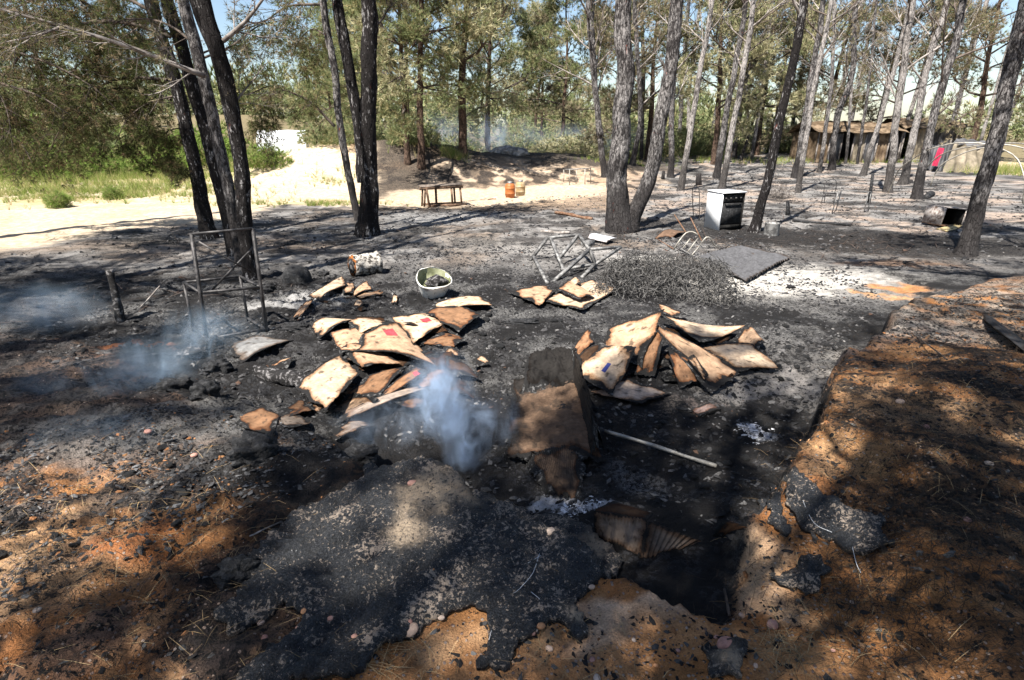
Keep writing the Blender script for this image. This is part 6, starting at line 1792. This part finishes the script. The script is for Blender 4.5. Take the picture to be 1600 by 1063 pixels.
# white ash flakes
chips('white_ash', 'white flaky ash on the floor of the hollow', 700, lambda n, rg: (lambda c, d: (np.concatenate([c[0] + rg.normal(0, .055, n // 2), d[0] + rg.normal(0, .07, n - n // 2)]), np.concatenate([c[1] + rg.normal(0, .06, n // 2), d[1] + rg.normal(0, .05, n - n // 2)])))(G(1180, 676), G(895, 798)), (.006, .03), [((.5, .5, .52), .6), ((.25, .25, .26), .4)], 5, flat=.15)
# straw and needles on the bank
def straws(label, n, centers, L, seed, name='straw', tone=(.36, .25, .13), wd=.0008):
    rg = np.random.default_rng(seed); a = Acc()
    for (px, py, r, cnt) in centers:
        c = G(px, py); x = c[0] + rg.normal(0, r, cnt); y = c[1] + rg.normal(0, r, cnt); z = Hd(x, y) + .006 + np.abs(rg.normal(0, .008, cnt))
        an = rg.random(cnt) * 6.283; l_ = L * (.5 + rg.random(cnt)); d = np.stack([np.cos(an), np.sin(an), rg.normal(0, .18, cnt)], 1); s_ = np.stack([-np.sin(an), np.cos(an), 0 * an], 1) * wd
        P = np.stack([x, y, z], 1); q = P + d * l_[:, None]; q[:, 2] = np.maximum(q[:, 2], Hd(q[:, 0], q[:, 1]) + .004)
        mid = (P + q) / 2 + np.stack([0 * x, 0 * x, .012 * rg.random(cnt)], 1)
        Vv = np.stack([P - s_, P + s_, mid + s_, mid - s_, q + s_ * .5, q - s_ * .5], 1).reshape(-1, 3)
        k = np.arange(cnt)[:, None] * 6; Q = np.concatenate([k + np.array((0, 1, 2, 3)), k + np.array((3, 2, 4, 5))])
        cc = np.array(tone) * (.3 + .9 * rg.random((cnt, 1))); a.add(Vv, Q, None, np.repeat(cc, 6, 0))
    return tag(a.build(name, M['straw'], None, None, False), label, 'straw', None, 'stuff')


straws('dry straw and pine needles littering the banks', 0, [(1228, 1022, .045, 90), (1300, 960, .16, 90), (1450, 780, .3, 150), (1500, 650, .4, 160), (620, 1050, .08, 60), (500, 1040, .10, 70), (250, 960, .3, 150), (120, 800, .35, 150), (300, 820, .2, 80), (900, 1050, .15, 70)], .085, 3)
straws('dark scorched pine needles matted over the right bank', 0, [(1420, 640, .35, 3200), (1550, 760, .35, 3200), (1420, 800, .22, 1800), (1540, 940, .3, 2400), (1380, 930, .2, 1200), (1560, 560, .45, 2400), (1480, 500, .4, 1600), (80, 900, .35, 1500), (260, 980, .25, 900), (60, 700, .5, 1500)], .05, 4, 'needle_litter', (.045, .032, .022))
straws('burnt twigs and sticks strewn under the pines', 0, [(1300, 330, 1.6, 260), (1480, 345, 1.6, 240), (1100, 325, 1.3, 160), (1200, 300, 2.0, 200), (1400, 300, 2.4, 240), (720, 350, 1.2, 120), (480, 380, 1.0, 100), (1000, 370, .8, 90), (250, 430, 1.2, 120), (1330, 385, 1.0, 160)], .32, 6, 'fallen_twigs', (.07, .05, .04), .006)
# pale fibres on the crust
fb = Acc()
for pts in [[(843, 865), (835, 890), (828, 902), (812, 920)], [(830, 925), (846, 940), (850, 960)], [(825, 880), (845, 868)], [(776, 930), (800, 928), (812, 920)], [(1254, 780), (1262, 800), (1275, 820), (1300, 832)], [(1332, 855), (1338, 880), (1345, 895)], [(768, 985), (764, 1000)]]:
    P_ = [G(x, y, .045) for x, y in pts]; o_ = Acc(); o_.tube(resample(P_, .01), .0010, 4); fo = o_.build('melted_fibre', mat_plain('pale_melted_fibre', (.45, .47, .50), (.65, .66, .68), .5, 0, 30) if 'fib' not in M else M['fib'], None, P_[0]); M['fib'] = fo.data.materials[0]
    tag(fo, 'pale melted plastic fibre stuck on the black crust', 'fibre', 'melted fibres on the crusts')

# ------------------------------------------------------------------ smoke
def smoke(label, lo, hi, blobs, dens, nscale, col, seed=0.0, thr=(.42, .68), step=None):
    b = MatB('smoke_' + str(len(bpy.data.materials)))
    tc = b.n('ShaderNodeTexCoord'); v = tc.outputs['Object']
    tot = None
    for (c, r, w) in blobs:
        vm = b.n('ShaderNodeVectorMath', operation='SUBTRACT'); b.l(v, vm.inputs[0]); vm.inputs[1].default_value = tuple(float(q) for q in c)
        vd = b.n('ShaderNodeVectorMath', operation='DIVIDE'); b.l(vm.outputs[0], vd.inputs[0]); vd.inputs[1].default_value = r
        ln = b.n('ShaderNodeVectorMath', operation='LENGTH'); b.l(vd.outputs[0], ln.inputs[0])
        g = b.math('MULTIPLY', b.ramp(ln.outputs['Value'], 1.0, .0), w)
        tot = g if tot is None else b.math('ADD', tot, g)
    mp = b.n('ShaderNodeMapping'); b.l(v, mp.inputs[0]); mp.inputs['Scale'].default_value = (1, 1, .5); mp.inputs['Location'].default_value = (seed, seed, 0)
    n1 = b.noise(mp.outputs[0], nscale, 4, .55, 1.0); n2 = b.noise(mp.outputs[0], nscale * .55, 3, .5, .4)
    fil = b.ramp(b.math('ABSOLUTE', b.math('SUBTRACT', n1, .5)), .085, .0)          # thin curling sheets
    body = b.ramp(n2, thr[0], thr[1])
    nn = b.math('ADD', b.math('MULTIPLY', fil, b.math('ADD', b.math('MULTIPLY', body, .8), .12)), b.math('MULTIPLY', body, .14))
    d = b.math('MULTIPLY', b.math('MULTIPLY', tot, nn), dens)
    pv = b.n('ShaderNodeVolumePrincipled'); pv.inputs['Color'].default_value = (*col, 1); pv.inputs['Anisotropy'].default_value = .15
    b.l(d, pv.inputs['Density']); b.l(pv.outputs[0], b.out.inputs['Volume'])
    a = Acc(); lo = np.array(lo, float); hi = np.array(hi, float); a.box((lo + hi) / 2, hi - lo); M['_s'] = b.m
    o = a.build('smoke', b.m, None, None, False); tag(o, label, 'smoke', None, 'stuff')
    return o


s0 = G(728, 735, .0); Ys = s0[1]
sp_ = lambda x, y, dy=0: V(x, y, Ys + dy)
bl = [(sp_(724, 745, 0), (.07, .08, .12), 1.3), (sp_(728, 712, .05), (.15, .14, .17), 1.1), (sp_(735, 672, .12), (.22, .18, .2), .9), (sp_(705, 640, .2), (.25, .2, .22), .8), (sp_(690, 600, .35), (.24, .22, .26), .75), (sp_(775, 655, .15), (.16, .15, .24), .6), (sp_(630, 650, .25), (.26, .2, .2), .30), (sp_(560, 680, .2), (.34, .24, .2), .22), (sp_(470, 710, .1), (.4, .27, .22), .16)]
cs_ = np.array([q[0] for q in bl]); rs_ = np.array([q[1] for q in bl])
smoke('dense blue-white smoke curling up from the hollow', (cs_ - rs_ * 1.22).min(0), (cs_ + rs_ * 1.22).max(0), [(c, tuple(k * 1.22 for k in r), w) for c, r, w in bl], 18.0, 5.5, (.64, .79, 1.0), 1.3, (.38, .66))
sq = G(200, 640); Y2 = 3.6
sp2 = lambda x, y, Y: V(x, y, Y)
bl = [(sp2(230, 570, 4.2), (.55, .35, .28), .8), (sp2(130, 600, 3.9), (.6, .4, .25), .6), (sp2(330, 520, 4.8), (.6, .4, .3), .5), (sp2(150, 690, 3.0), (.5, .3, .22), .45), (sp2(60, 480, 5.4), (.9, .5, .3), .3)]
cs_ = np.array([q[0] for q in bl]); rs_ = np.array([q[1] for q in bl])
smoke('thin blue smoke drifting over the left bank', (cs_ - rs_).min(0), (cs_ + rs_).max(0), bl, 5.5, 2.2, (.60, .79, .99), 3.0, (.30, .65))
bl = [((-1.0, 33, 1.4), (7, 2.5, 1.5), 1.0), ((4.5, 34, 1.3), (5, 2.5, 1.2), .9), ((-4, 34, 2), (4, 2, 1.6), .6)]
cs_ = np.array([q[0] for q in bl]); rs_ = np.array([q[1] for q in bl])
smoke('faint blue smoke hanging between the trunks at the back', (cs_ - rs_).min(0), (cs_ + rs_).max(0), bl, .30, .5, (.62, .76, .98), 7.0, (.2, .7))
